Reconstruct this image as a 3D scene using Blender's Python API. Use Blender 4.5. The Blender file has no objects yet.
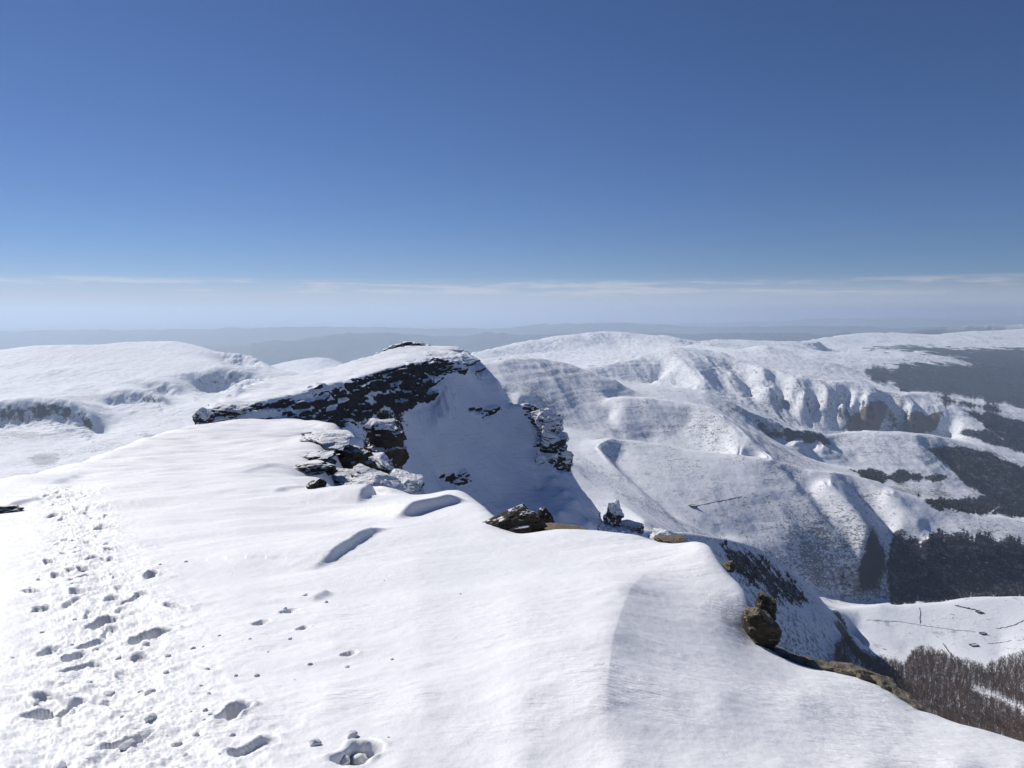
import bpy, math, random
import numpy as np
from mathutils import Vector

random.seed(7)
RNG = np.random.default_rng(11)
sc = bpy.context.scene
COL = sc.collection

# ------------------------------------------------------------------ camera
W, H = 1024, 768
F = 760.0                      # focal length in pixels
EYE_ROW = 312.0                # image row of the eye level
EYE = 1.65                     # eye height over the snow at the feet
TH = math.atan((384 - EYE_ROW) / F)
CT, ST = math.cos(TH), math.sin(TH)
cam = bpy.data.cameras.new('camera')
cam.sensor_width = 36.0
cam.lens = F * 36.0 / W
cam.clip_start = 0.05
cam.clip_end = 400000
camo = bpy.data.objects.new('camera', cam)
COL.objects.link(camo)
camo.location = (0, 0, EYE)
camo.rotation_euler = (math.pi / 2 - TH, 0, 0)
sc.camera = camo

SUN_AZ, SUN_EL = -47.0, 36.0   # degrees from the view direction (left is negative), above horizon
SX = math.cos(math.radians(SUN_EL)) * math.sin(math.radians(SUN_AZ))
SY = math.cos(math.radians(SUN_EL)) * math.cos(math.radians(SUN_AZ))
SZ = math.sin(math.radians(SUN_EL))


def uh(px, py):
    """pixel -> sideways slope u = x / y and downward slope h = drop / y"""
    v = (384.0 - py) / F
    dy = CT + v * ST
    dz = -ST + v * CT
    return (px - 512.0) / F / dy, -dz / dy


def h_of(py):
    return uh(512, py)[1]


def to_px(u, h):
    """inverse of uh, arrays"""
    # h = (ST - v CT)/(CT + v ST)  ->  v = (ST - h CT)/(h ST + CT)
    v = (ST - h * CT) / (h * ST + CT)
    py = 384.0 - v * F
    px = 512.0 + u * (CT + v * ST) * F
    return px, py


def pt(px, py, d):
    u, h = uh(px, py)
    return Vector((u * d, d, EYE - h * d))


# ------------------------------------------------------------------ noise
_P = np.concatenate([np.random.default_rng(3).permutation(256)] * 3).astype(np.int32)
_A = np.linspace(0, 2 * np.pi, 256, endpoint=False)
_GX, _GY = np.cos(_A).astype(np.float32), np.sin(_A).astype(np.float32)
_G3 = np.random.default_rng(5).normal(size=(256, 3)).astype(np.float32)
_G3 /= np.linalg.norm(_G3, axis=1)[:, None]


def pn2(x, y, s=0):
    x = np.asarray(x, np.float64) + 17.37 * s
    y = np.asarray(y, np.float64) - 9.71 * s
    xi = np.floor(x); yi = np.floor(y)
    fx = (x - xi).astype(np.float32); fy = (y - yi).astype(np.float32)
    xi = xi.astype(np.int64) & 255; yi = yi.astype(np.int64) & 255
    u = fx * fx * fx * (fx * (fx * 6 - 15) + 10)
    v = fy * fy * fy * (fy * (fy * 6 - 15) + 10)

    def g(i, j, dx, dy):
        k = _P[_P[i] + j]
        return _GX[k] * dx + _GY[k] * dy
    a = g(xi, yi, fx, fy); b = g(xi + 1, yi, fx - 1, fy)
    c = g(xi, yi + 1, fx, fy - 1); d = g(xi + 1, yi + 1, fx - 1, fy - 1)
    return 1.5 * ((a + u * (b - a)) * (1 - v) + (c + u * (d - c)) * v)


def pn3(x, y, z, s=0):
    x = np.asarray(x, np.float64) + 17.37 * s
    y = np.asarray(y, np.float64) - 9.71 * s
    z = np.asarray(z, np.float64) + 4.13 * s
    xi = np.floor(x); yi = np.floor(y); zi = np.floor(z)
    f = [(x - xi).astype(np.float32), (y - yi).astype(np.float32), (z - zi).astype(np.float32)]
    xi = xi.astype(np.int64) & 255; yi = yi.astype(np.int64) & 255; zi = zi.astype(np.int64) & 255
    w = [t * t * t * (t * (t * 6 - 15) + 10) for t in f]

    def g(a, b, c):
        k = _P[_P[_P[xi + a] + yi + b] + zi + c]
        q = _G3[k]
        return q[..., 0] * (f[0] - a) + q[..., 1] * (f[1] - b) + q[..., 2] * (f[2] - c)

    def lx(b, c):
        p = g(0, b, c)
        return p + w[0] * (g(1, b, c) - p)

    def ly(c):
        p = lx(0, c)
        return p + w[1] * (lx(1, c) - p)
    p = ly(0)
    return 1.5 * (p + w[2] * (ly(1) - p))


def fbm2(x, y, wl, n, gain=0.5, s=0):
    t = 0; a = 1.0
    for i in range(n):
        t = t + a * pn2(x / wl, y / wl, s + i)
        wl *= 0.5; a *= gain
    return t


def ridged2(x, y, wl, n, gain=0.5, s=0):
    t = 0; a = 1.0
    for i in range(n):
        t = t + a * (1 - 2 * np.abs(pn2(x / wl, y / wl, s + i)))
        wl *= 0.5; a *= gain
    return t


def sstep(a, b, x):
    t = np.clip((x - a) / (b - a), 0, 1)
    return t * t * (3 - 2 * t)


def poly_sd(px, py, poly):
    """signed distance in pixels to a polygon, positive inside (arrays)"""
    n = len(poly)
    d2 = np.full(px.shape, 1e12); ins = np.zeros(px.shape, bool)
    for i in range(n):
        x0, y0 = poly[i]; x1, y1 = poly[(i + 1) % n]
        ex, ey = x1 - x0, y1 - y0
        t = np.clip(((px - x0) * ex + (py - y0) * ey) / (ex * ex + ey * ey + 1e-9), 0, 1)
        d2 = np.minimum(d2, (px - x0 - t * ex) ** 2 + (py - y0 - t * ey) ** 2)
        if y0 != y1:
            c = ((y0 > py) != (y1 > py)) & (px < ex * (py - y0) / (y1 - y0) + x0)
            ins ^= c
    d = np.sqrt(d2)
    return np.where(ins, d, -d)


# ------------------------------------------------------------------ terrain from control lines
class Ctrl:
    """control points (u, ln d, h) of one landform; h is the downward slope from the eye"""
    def __init__(self, c, step=9.0):
        self.c = c; self.step = step; self.p = []; self.auto = []; self.warp = lambda d: d

    def raw(self, u, d, h):
        self.p.append((u, math.log(self.warp(d)), h))

    def pts(self, *a):
        for px, py, d in a:
            u, h = uh(px, py); self.raw(u, d, h)

    def samples(self, line):
        out = []
        for (a, b) in zip(line[:-1], line[1:]):
            L = math.hypot(b[0] - a[0], b[1] - a[1])
            n = max(1, int(round(L / self.step)))
            for i in range(n):
                t = i / n
                out.append((a[0] + (b[0] - a[0]) * t, a[1] + (b[1] - a[1]) * t,
                            math.exp(math.log(a[2]) + (math.log(b[2]) - math.log(a[2])) * t)))
        out.append(tuple(line[-1]))
        return out

    def line(self, *line):
        for q in self.samples(line):
            self.pts(q)

    def crest(self, line, behind=((1.05, .45),), every=2):
        s = self.samples(line)
        for i, (px, py, d) in enumerate(s):
            self.pts((px, py, d)); d = self.warp(d)
            if i % every == 0:
                u, h = uh(px, py)
                for f, sl in behind:
                    d2 = d * f
                    self.auto.append((u, math.log(d2), (h * d + (d2 - d) * sl) / d2))

    def flank(self, line, direc, slope, dists, every=2):
        L = math.hypot(*direc)
        dx, dy = direc[0] / L, direc[1] / L
        for i, (px, py, d) in enumerate(self.samples(line)):
            if i % every:
                continue
            d = self.warp(d)
            u, h = uh(px, py)
            for k in dists:
                y = d + dy * k
                self.auto.append(((u * d + dx * k) / y, math.log(y), (h * d + slope * k) / y))

    def solve(self, eps, lim=4.0):
        self.lim = lim
        q = {}
        for u, v, h in self.p:
            q[(round(u * 400), round(v * self.c * 400))] = (u, v * self.c, h)
        P = np.array(list(q.values()))
        # a derived point may not contradict a surveyed one close by
        for u, v, h in self.auto:
            v *= self.c
            r = np.hypot(P[:, 0] - u, P[:, 1] - v)
            if (np.abs(P[:, 2] - h) < self.lim * r + .001).all() and r.min() > .004:
                P = np.vstack([P, (u, v, h)])
        self.eps = eps
        r2 = ((P[:, None, :2] - P[None, :, :2]) ** 2).sum(-1)
        n = len(P)
        K = np.log(r2 + eps * eps)
        A = np.zeros((n + 3, n + 3))
        A[:n, :n] = K - 2e-5 * np.eye(n)
        A[:n, n] = 1; A[:n, n + 1:] = P[:, :2]
        A[n:, :n] = A[:n, n:].T
        b = np.concatenate([P[:, 2], np.zeros(3)])
        w = np.linalg.solve(A, b)
        self.P = P.astype(np.float32); self.w = w
        return self

    def ev(self, u, v):
        u = np.asarray(u, np.float32); v = np.asarray(v, np.float32) * self.c
        sh = u.shape; u = u.ravel(); v = v.ravel()
        n = len(self.P); out = np.empty(u.shape)
        w = self.w[:n].astype(np.float32)
        for i in range(0, len(u), 20000):
            a = u[i:i + 20000, None] - self.P[None, :, 0]
            b = v[i:i + 20000, None] - self.P[None, :, 1]
            a *= a; b *= b; a += b; a += np.float32(self.eps ** 2)
            np.log(a, out=a)
            out[i:i + 20000] = a @ w
        out += self.w[n] + self.w[n + 1] * u + self.w[n + 2] * v
        return out.reshape(sh)

    def grid(self, us, vs, sub=3, blur=0):
        """evaluate on a coarse grid, then refine by cubic interpolation"""
        uc = np.linspace(us[0], us[-1], max(4, len(us) // sub)); vc = np.linspace(vs[0], vs[-1], max(4, len(vs) // sub))
        C = self.ev(*np.meshgrid(uc, vc))
        if blur:
            k = np.arange(-int(3 * blur), int(3 * blur) + 1); g_ = np.exp(-.5 * (k / blur) ** 2); g_ /= g_.sum()
            for _ in range(2):
                Q = np.pad(C, ((0, 0), (len(k) // 2, len(k) // 2)), 'edge')
                C = sum(g_[i] * Q[:, i:i + C.shape[1]] for i in range(len(k))).T

        def up(M, xo, xn):
            t = (xn - xo[0]) / (xo[1] - xo[0])
            i = np.clip(np.floor(t).astype(int), 0, len(xo) - 2); f = (t - i)[:, None]
            g = lambda k: M[np.clip(k, 0, len(xo) - 1)]
            p0, p1, p2, p3 = g(i - 1), g(i), g(i + 1), g(i + 2)
            return p1 + .5 * f * (p2 - p0 + f * (2 * p0 - 5 * p1 + 4 * p2 - p3 + f * (3 * (p1 - p2) + p3 - p0)))
        M = up(C, vc, vs)
        return up(M.T.copy(), uc, us).T

    def hit(self, px, py, d0, d1):
        """first point of the surface along the sight line of a pixel"""
        u, h = uh(px, py)
        v = np.linspace(math.log(d0), math.log(d1), 900)
        g = self.ev(np.full(v.shape, u), v) - h
        k = np.nonzero(g <= 0)[0]
        i = k[0] if len(k) else int(np.argmin(g))
        d = math.exp(v[i])
        return Vector((u * d, d, EYE - h * d))


def link(name, verts, faces, mat, parent=None, smooth=True, attrs=None, uniform=None):
    me = bpy.data.meshes.new(name)
    verts = np.asarray(verts, np.float32)
    faces = np.asarray(faces, np.int32)
    k = faces.shape[1]
    me.vertices.add(len(verts)); me.vertices.foreach_set('co', verts.ravel())
    me.loops.add(faces.size); me.loops.foreach_set('vertex_index', faces.ravel())
    me.polygons.add(len(faces))
    me.polygons.foreach_set('loop_start', np.arange(0, faces.size, k, dtype=np.int32))
    me.polygons.foreach_set('loop_total', np.full(len(faces), k, np.int32))
    me.polygons.foreach_set('use_smooth', np.full(len(faces), smooth))
    me.update(calc_edges=True)
    for n, a in (attrs or {}).items():
        at = me.attributes.new(n, 'FLOAT', 'POINT')
        at.data.foreach_set('value', np.asarray(a, np.float32).ravel())
    if mat is not None:
        me.materials.append(mat)
    o = bpy.data.objects.new(name, me)
    COL.objects.link(o)
    if parent is not None:
        o.parent = parent
    return o


def grid_faces(nr, nc):
    i = np.arange(nr * nc).reshape(nr, nc)
    return np.stack([i[:-1, :-1], i[:-1, 1:], i[1:, 1:], i[1:, :-1]], -1).reshape(-1, 4)


def normals(X, Y, Z):
    P = np.stack([X, Y, Z], -1)
    a = np.gradient(P, axis=1); b = np.gradient(P, axis=0)
    n = np.cross(a, b)
    n /= np.linalg.norm(n, axis=-1, keepdims=True) + 1e-12
    n[n[..., 2] < 0] *= -1
    return n


def tag(o, label=None, cat=None, group=None, kind=None):
    if label: o['label'] = label
    if cat: o['category'] = cat
    if group: o['group'] = group
    if kind: o['kind'] = kind
    return o


# ------------------------------------------------------------------ materials
class NT:
    def __init__(self, name, world=False):
        if world:
            self.m = bpy.data.worlds.new(name)
        else:
            self.m = bpy.data.materials.new(name)
        self.m.use_nodes = True
        self.t = self.m.node_tree
        self.t.nodes.clear()

    def n(self, typ, **kw):
        nd = self.t.nodes.new(typ)
        ins = kw.pop('ins', {})
        for k, v in kw.items():
            setattr(nd, k, v)
        for k, v in ins.items():
            self.set(nd.inputs[k], v)
        return nd

    def set(self, sock, v):
        if hasattr(v, 'is_linked') or isinstance(v, bpy.types.NodeSocket):
            self.t.links.new(v, sock)
        else:
            sock.default_value = v

    def math(self, op, a, b=None, c=None, clamp=False):
        nd = self.n('ShaderNodeMath', operation=op, use_clamp=clamp)
        self.set(nd.inputs[0], a)
        if b is not None: self.set(nd.inputs[1], b)
        if c is not None: self.set(nd.inputs[2], c)
        return nd.outputs[0]

    def mix(self, f, a, b):
        nd = self.n('ShaderNodeMix', data_type='RGBA')
        self.set(nd.inputs[0], f); self.set(nd.inputs[6], a); self.set(nd.inputs[7], b)
        return nd.outputs[2]

    def ramp(self, x, a, b, c=0.0, d=1.0):
        nd = self.n('ShaderNodeMapRange', interpolation_type='SMOOTHSTEP')
        self.set(nd.inputs[0], x)
        for i, v in enumerate((a, b, c, d)):
            self.set(nd.inputs[i + 1], v)
        return nd.outputs[0]

    def noise(self, vec, scale, detail=4, rough=.55, dist=0.0):
        nd = self.n('ShaderNodeTexNoise', ins={'Scale': scale, 'Detail': detail, 'Roughness': rough, 'Distortion': dist})
        self.t.links.new(vec, nd.inputs['Vector'])
        return nd.outputs['Fac']

    def coords(self, sx=1, sy=1, sz=1):
        tc = self.n('ShaderNodeTexCoord')
        mp = self.n('ShaderNodeMapping')
        self.t.links.new(tc.outputs['Object'], mp.inputs[0])
        mp.inputs['Scale'].default_value = (sx, sy, sz)
        return mp.outputs[0]

    def attr(self, name):
        return self.n('ShaderNodeAttribute', attribute_name=name).outputs['Fac']

    def bump(self, h, strength, dist, normal=None):
        b = self.n('ShaderNodeBump', ins={'Strength': strength, 'Distance': dist})
        self.t.links.new(h, b.inputs['Height'])
        if normal is not None: self.t.links.new(normal, b.inputs['Normal'])
        return b.outputs[0]

    def out(self, color, rough, normal=None, spec=.2):
        p = self.n('ShaderNodeBsdfPrincipled')
        self.set(p.inputs['Base Color'], color); self.set(p.inputs['Roughness'], rough)
        self.set(p.inputs['Specular IOR Level'], spec)
        if normal is not None: self.t.links.new(normal, p.inputs['Normal'])
        o = self.n('ShaderNodeOutputMaterial')
        self.t.links.new(p.outputs[0], o.inputs[0])
        return self.m


SNOW = (.87, .885, .91, 1)
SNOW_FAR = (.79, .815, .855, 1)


def m_near_snow():
    t = NT('fresh_snow')
    c = t.coords()
    n1 = t.noise(c, 9, 6, .6); n2 = t.noise(c, 70, 4, .6); n3 = t.noise(c, .8, 4, .6)
    n4 = t.noise(t.coords(9, 26, 9), 1.0, 5, .62, .6)
    crust = t.math('MULTIPLY', n4, t.ramp(n3, .42, .62, .003, .030))
    hh = t.math('ADD', t.math('ADD', t.math('MULTIPLY', n1, .008), crust), t.math('MULTIPLY', n2, .0035))
    nb = t.bump(hh, .55, 1.0)
    col = t.mix(t.ramp(n3, .35, .7), (.83, .845, .87, 1), (.88, .89, .91, 1))
    return t.out(col, .55, nb, .25)


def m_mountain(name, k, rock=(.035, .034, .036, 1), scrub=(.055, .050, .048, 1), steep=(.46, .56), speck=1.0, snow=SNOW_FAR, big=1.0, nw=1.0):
    """snow lying over ground; rock where steep, scrub and bracken by land cover. k = size of the finest grain in metres"""
    t = NT(name)
    c = t.coords(); cz = t.coords(1, 1, 2.5)
    geo = t.n('ShaderNodeNewGeometry')
    sep = t.n('ShaderNodeSeparateXYZ'); t.t.links.new(geo.outputs['Normal'], sep.inputs[0])
    nz = sep.outputs[2]
    nA = t.noise(c, 1 / (14 * k * big), 6, .62)
    nB = t.noise(cz, 1 / (3.5 * k * big), 4, .6)
    nC = t.noise(c, 1 / (90 * k), 4, .6)
    nD = t.noise(t.coords(.7, 1, 2), 1 / (7 * k), 5, .65)
    # rock
    e = t.math('ADD', nz, t.math('MULTIPLY', t.math('SUBTRACT', nA, .5), .42 * nw))
    e = t.math('ADD', e, t.math('MULTIPLY', t.math('SUBTRACT', nB, .5), .55 * nw))
    e = t.math('SUBTRACT', e, t.math('MULTIPLY', t.attr('rock'), .45))
    fr = t.ramp(e, steep[0], steep[1], 1, 0)
    # scattered scrub and stones poking out
    sp = t.math('ADD', t.math('MULTIPLY', nB, .6), t.math('MULTIPLY', nD, .5))
    sp = t.math('ADD', sp, t.math('MULTIPLY', t.math('SUBTRACT', nC, .5), .35))
    sp = t.math('ADD', sp, t.math('MULTIPLY', t.attr('scrub'), .30))
    fs = t.math('MULTIPLY', t.ramp(sp, .645, .75), .75 * speck)
    # thin contour lines where the beds outcrop
    nE = t.noise(t.coords(.10, .10, 1.6), 1 / (3.2 * k), 3, .55)
    nF = t.noise(c, 1 / (45 * k), 3, .55)
    bed = t.math('MULTIPLY', t.ramp(nE, .56, .66), t.ramp(t.math('ADD', nF, t.math('MULTIPLY', nz, -.25)), .24, .36))
    fs = t.math('MAXIMUM', fs, t.math('MULTIPLY', bed, .42 * speck))
    fs = t.math('MAXIMUM', fs, 0.0)
    # bracken
    fb = t.ramp(t.math('ADD', t.attr('bracken'), t.math('MULTIPLY', t.math('SUBTRACT', nD, .5), 1.1)), .42, .6)
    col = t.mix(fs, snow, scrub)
    col = t.mix(fb, col, (.20, .155, .125, 1))
    wd = t.math('ADD', t.attr('wood'), t.math('MULTIPLY', t.math('SUBTRACT', nB, .5), 1.3))
    wd = t.ramp(t.math('ADD', wd, t.math('MULTIPLY', t.math('SUBTRACT', nA, .5), 1.7)), .38, .62)
    wcol = t.mix(t.ramp(t.math('ADD', t.math('MULTIPLY', nA, .6), t.math('MULTIPLY', nB, .4)), .50, .60), (.014, .016, .021, 1), (.115, .125, .15, 1))
    col = t.mix(wd, col, wcol)
    rcol = t.mix(nD, rock, tuple(x * 1.9 for x in rock[:3]) + (1,))
    col = t.mix(fr, col, rcol)
    hh = t.math('ADD', t.math('MULTIPLY', nB, .7 * k), t.math('MULTIPLY', nD, 1.1 * k))
    nb = t.bump(hh, .6, 1.0)
    return t.out(col, .75, nb, .12)


def m_rock(name, base, tint, k, snowy=.62, snow_w=.10, top=None):
    t = NT(name)
    c = t.coords(); cz = t.coords(1, 1, 3)
    geo = t.n('ShaderNodeNewGeometry')
    sep = t.n('ShaderNodeSeparateXYZ'); t.t.links.new(geo.outputs['Normal'], sep.inputs[0])
    nA = t.noise(c, 1 / (6 * k), 6, .65); nB = t.noise(cz, 1 / (2 * k), 5, .65); nC = t.noise(c, 1 / (.5 * k), 3, .6)
    col = t.mix(t.ramp(nA, .35, .65), base, tint)
    col = t.mix(t.math('MULTIPLY', t.ramp(nB, .5, .62), .6), col, tuple(x * .4 for x in base[:3]) + (1,))
    if top:      # sunlit tops painted in: upward faces take a lighter colour
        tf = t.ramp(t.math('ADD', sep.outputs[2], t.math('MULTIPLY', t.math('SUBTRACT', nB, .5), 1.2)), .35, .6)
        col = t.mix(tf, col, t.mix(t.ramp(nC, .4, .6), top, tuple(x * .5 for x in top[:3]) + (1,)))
    e = t.math('ADD', sep.outputs[2], t.math('MULTIPLY', t.math('SUBTRACT', nA, .5), .7))
    e = t.math('ADD', e, t.math('MULTIPLY', t.math('SUBTRACT', nB, .5), .5))
    f = t.ramp(e, snowy, snowy + snow_w)
    col = t.mix(f, col, SNOW)
    hh = t.math('ADD', t.math('MULTIPLY', nB, k), t.math('MULTIPLY', nC, .35 * k))
    return t.out(col, .85, t.bump(hh, .9, 1.0), .15)


def m_plain(name, a, b, scale):
    t = NT(name)
    n = t.noise(t.coords(), scale, 4)
    return t.out(t.mix(n, a, b), .85, None, .1)


M_SNOW = m_near_snow()
M_CRAG = m_mountain('crag_snow_and_rock', .16, rock=(.020, .019, .020, 1), steep=(.30, .37), speck=.35, big=1.8, nw=.6, snow=(.84, .875, .925, 1))
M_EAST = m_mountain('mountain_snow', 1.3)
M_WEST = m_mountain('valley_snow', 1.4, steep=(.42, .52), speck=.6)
M_ROCK_LIT_TOP = m_rock('lit_top_rock', (.035, .031, .025, 1), (.09, .076, .052, 1), .025, 5.0, top=(.25, .215, .16, 1))  # dark base as the shaded front, sunlit top put into the colour
M_ROCK_DARK = m_rock('dark_rock', (.03, .027, .024, 1), (.075, .062, .045, 1), .06, .86)
M_RIB = m_rock('snowy_rock', (.03, .029, .03, 1), (.06, .055, .05, 1), .5, -.02, .16)
M_LEDGE = m_rock('tan_rock', (.15, .13, .10, 1), (.33, .295, .235, 1), .03, 5.0)
M_ROCK_RIME = m_rock('rimed_rock', (.026, .025, .026, 1), (.05, .046, .042, 1), .22, .42, .12)
M_TRUNK = m_plain('bark', (.11, .095, .083, 1), (.21, .185, .165, 1), 2)
M_TWIG = m_plain('bare_twigs', (.11, .078, .064, 1), (.20, .15, .122, 1), .3)
M_WOOD = m_plain('far_twigs', (.026, .025, .028, 1), (.07, .066, .068, 1), .02)
M_WALL = m_plain('dry_stone', (.05, .047, .045, 1), (.11, .1, .095, 1), .8)

# ------------------------------------------------------------------ 1. summit snowfield (0 - 100 m)
A = Ctrl(.42, 12)


def drop(*a):
    for px, py, dr in a:
        u, h = uh(px, py); A.raw(u, dr / h, h)


def dline(*a):
    return [(px, py, dr / h_of(py)) for px, py, dr in a]


drop((-300, 768, 1.66), (-150, 768, 1.63), (0, 768, 1.62), (130, 768, 1.61), (260, 768, 1.61), (400, 768, 1.62), (520, 768, 1.63), (620, 768, 1.63),
     (700, 768, 1.72), (780, 768, 1.80), (870, 768, 1.92), (960, 768, 2.05), (1024, 768, 2.16), (1150, 768, 2.35), (1300, 768, 2.5),
     (-300, 1100, 1.66), (0, 1100, 1.63), (512, 1100, 1.62), (1024, 1100, 1.8), (1400, 1100, 2.0))
drop((-200, 700, 1.9), (0, 700, 1.86), (80, 700, 1.82), (160, 700, 1.78), (240, 700, 1.76), (330, 700, 1.74), (420, 700, 1.72), (520, 700, 1.72), (600, 700, 1.72),
     (660, 700, 1.82), (720, 700, 1.88), (800, 700, 2.06), (860, 700, 2.3), (920, 722, 2.33), (970, 735, 2.3))
drop((0, 640, 2.16), (80, 640, 2.1), (160, 640, 2.05), (240, 640, 2.0), (330, 640, 1.95), (420, 640, 1.9), (520, 640, 1.87), (610, 640, 1.87), (660, 640, 2.0), (720, 650, 2.12),
     (790, 680, 2.25), (-200, 640, 2.25))
drop((0, 600, 2.4), (80, 600, 2.3), (160, 600, 2.25), (240, 600, 2.2), (330, 600, 2.15), (420, 600, 2.08), (520, 600, 2.02), (620, 600, 2.02), (680, 610, 2.15))
drop((-200, 560, 2.9), (0, 560, 2.75), (80, 560, 2.6), (160, 560, 2.55), (240, 560, 2.5), (330, 560, 2.45), (420, 560, 2.34), (520, 560, 2.3), (600, 565, 2.25))
drop((0, 530, 3.2), (80, 520, 3.1), (160, 520, 3.0), (240, 520, 2.95), (320, 520, 2.95), (390, 527, 2.75), (460, 530, 2.65), (0, 510, 3.6), (80, 500, 3.5), (160, 495, 3.5), (240, 490, 3.5), (320, 500, 3.4),
     (80, 482, 4.2), (140, 475, 4.3), (200, 465, 4.6), (240, 458, 4.7), (280, 462, 4.5), (160, 455, 5.1), (200, 445, 5.6), (240, 438, 5.9), (280, 438, 5.9), (310, 440, 5.8))
A.crest(dline((-300, 545, 3.4), (-150, 510, 3.8), (-60, 495, 4.0), (0, 480, 4.4), (40, 472, 4.8), (77, 463, 5.2), (123, 447, 6.0), (150, 437, 6.5), (197, 426, 7.0), (240, 419, 7.3), (300, 421, 7.2), (330, 426, 6.9), (350, 433, 6.4)),
        behind=((1.08, .4), (1.3, .5), (2.0, .6)))
# the broken right-hand edge, from the outcrop towards the viewer
edge = dline((350, 433, 6.4), (346, 446, 5.7), (330, 455, 5.1), (318, 466, 4.7), (325, 480, 4.2), (345, 493, 3.8), (380, 497, 3.6), (420, 497, 3.5), (455, 493, 3.45), (470, 495, 3.3), (485, 506, 3.05),
             (500, 520, 2.85), (520, 533, 2.7), (560, 528, 2.72), (600, 532, 2.65), (640, 537, 2.58), (670, 543, 2.5), (700, 544, 2.46), (715, 552, 2.4),
             (735, 578, 2.3), (752, 594, 2.28), (760, 612, 2.3), (750, 640, 2.38), (775, 652, 2.42), (800, 663, 2.46), (860, 674, 2.52), (890, 688, 2.52),
             (915, 705, 2.5), (960, 721, 2.46), (1024, 739, 2.42), (1150, 770, 2.5), (1300, 800, 2.6))
A.line(*edge[:7])
A.crest(edge[6:], behind=((1.09, .8), (1.3, 1.1), (2.2, 1.2), (5, 1.2)), every=1)
for px in (372, 390, 408):
    u, h = uh(px, 497); A.raw(u, 20, .44); A.raw(u, 35, .62); A.raw(u, 80, .8)
A.solve(.014)
us = np.concatenate([np.linspace(-1.5, -.80, 90)[:-1], np.linspace(-.80, .80, 1300), np.linspace(.80, 1.5, 90)[1:]])
vs = np.linspace(math.log(1.1), math.log(100), 1000)
Hn = np.concatenate([A.grid(np.linspace(-1.5, -.80, 90), vs)[:, :-1], A.grid(np.linspace(-.80, .80, 1300), vs, 3, 2.2), A.grid(np.linspace(.80, 1.5, 90), vs)[:, 1:]], 1)
U, V = np.meshgrid(us, vs)
Y = np.exp(V); X = U * Y; Z = EYE - Hn * Y
slope0 = np.hypot(*[g for g in (np.gradient(Z, axis=1) / (np.gradient(X, axis=1) + 1e-9), np.gradient(Z, axis=0) / (np.gradient(Y, axis=0) + 1e-9))])


def sd_line(X, Y, line, reach):
    """signed distance (right of the line's direction positive) and a fade towards its ends, world plan"""
    xs = [p[0] for p in line]; ys = [p[1] for p in line]
    m = (X > min(xs) - reach) & (X < max(xs) + reach) & (Y > min(ys) - reach) & (Y < max(ys) + reach)
    x = X[m]; y = Y[m]
    best = np.full(x.shape, 1e9); sg = np.ones(x.shape); par = np.zeros(x.shape)
    tot = 0; Ls = [math.hypot(b[0] - a[0], b[1] - a[1]) for a, b in zip(line[:-1], line[1:])]
    T = sum(Ls)
    for (a, b), L in zip(zip(line[:-1], line[1:]), Ls):
        ex, ey = (b[0] - a[0]) / L, (b[1] - a[1]) / L
        t = np.clip((x - a[0]) * ex + (y - a[1]) * ey, 0, L)
        dx = x - a[0] - t * ex; dy = y - a[1] - t * ey
        d = np.hypot(dx, dy)
        k = d < best
        best[k] = d[k]; sg[k] = np.sign(ex * -dy[k] + ey * dx[k]); par[k] = (tot + t[k]) / T
        tot += L
    return m, best * sg, par


def ridge_bump(X, Y, Z, line, amp, wl, wr, fade=.15, wob=0, crisp=False):
    m, d, par = sd_line(X, Y, line, 3 * max(wl, wr))
    if wob:
        d = d + wob * wl * .3 * fbm2(X[m], Y[m], wl * .9, 3, .5, int(abs(line[0][0]) * 10) % 40)
    e = np.where(d < 0, np.exp(-(d / wl) ** 2), np.exp(-np.abs(d) / wr) if crisp else np.exp(-(d / wr) ** 2))
    f = sstep(0, fade, par) * sstep(0, fade, 1 - par) if fade > 0 else 1
    Z[m] += amp * e * f


def alocs(*pp):
    return [(p.x, p.y) for p in (A.hit(px, py, 1.3, 70) for px, py in pp)]


# wind shaping
flat = sstep(1.2, .5, slope0)
wx = X * math.cos(.5) + Y * math.sin(.5); wy = -X * math.sin(.5) + Y * math.cos(.5)
amp_far = np.clip(Y / 8, .5, 3.0)
Z += flat * .035 * fbm2(wx / 2.2, wy, 1.6, 3, .5, 1) * amp_far
Z += flat * .009 * fbm2(wx / 2.5, wy, .35, 4, .5, 9) * sstep(-.3, .5, pn2(X / 1.7, Y / 1.7, 4))
Z += flat * .0022 * fbm2(wx / 1.6, wy, .09, 3, .6, 15)
# the drift crest running away from the lower middle
ridge_bump(X, Y, Z, alocs((606, 790), (606, 740), (607, 700), (611, 660), (620, 625), (630, 598), (645, 578), (660, 564)), .075, .75, .36, .30, 0, True)
# wind steps seen as dark bands
for ln, a, wl, wr in ((((300, 573), (325, 562), (350, 548), (370, 536), (392, 528)), .12, .8, .07),
                      (((352, 503), (372, 494), (392, 488), (412, 489)), .22, .9, .12),
                      (((388, 520), (412, 515), (440, 506), (468, 498)), .20, .9, .10),
                      (((268, 495), (285, 490), (302, 488), (318, 488)), .08, .9, .12),
                      (((230, 474), (250, 470), (275, 466), (295, 465)), .07, 1.2, .2),
                      (((0, 509), (15, 505), (32, 501), (48, 498)), .08, .9, .12),
                      (((40, 486), (60, 480), (80, 473)), .07, 1.2, .2),
                      (((310, 604), (318, 598), (328, 592)), .05, .3, .06)):
    ridge_bump(X, Y, Z, alocs(*ln), a * .85, wl * 1.5, wr * .8, .3, .12)

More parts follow.
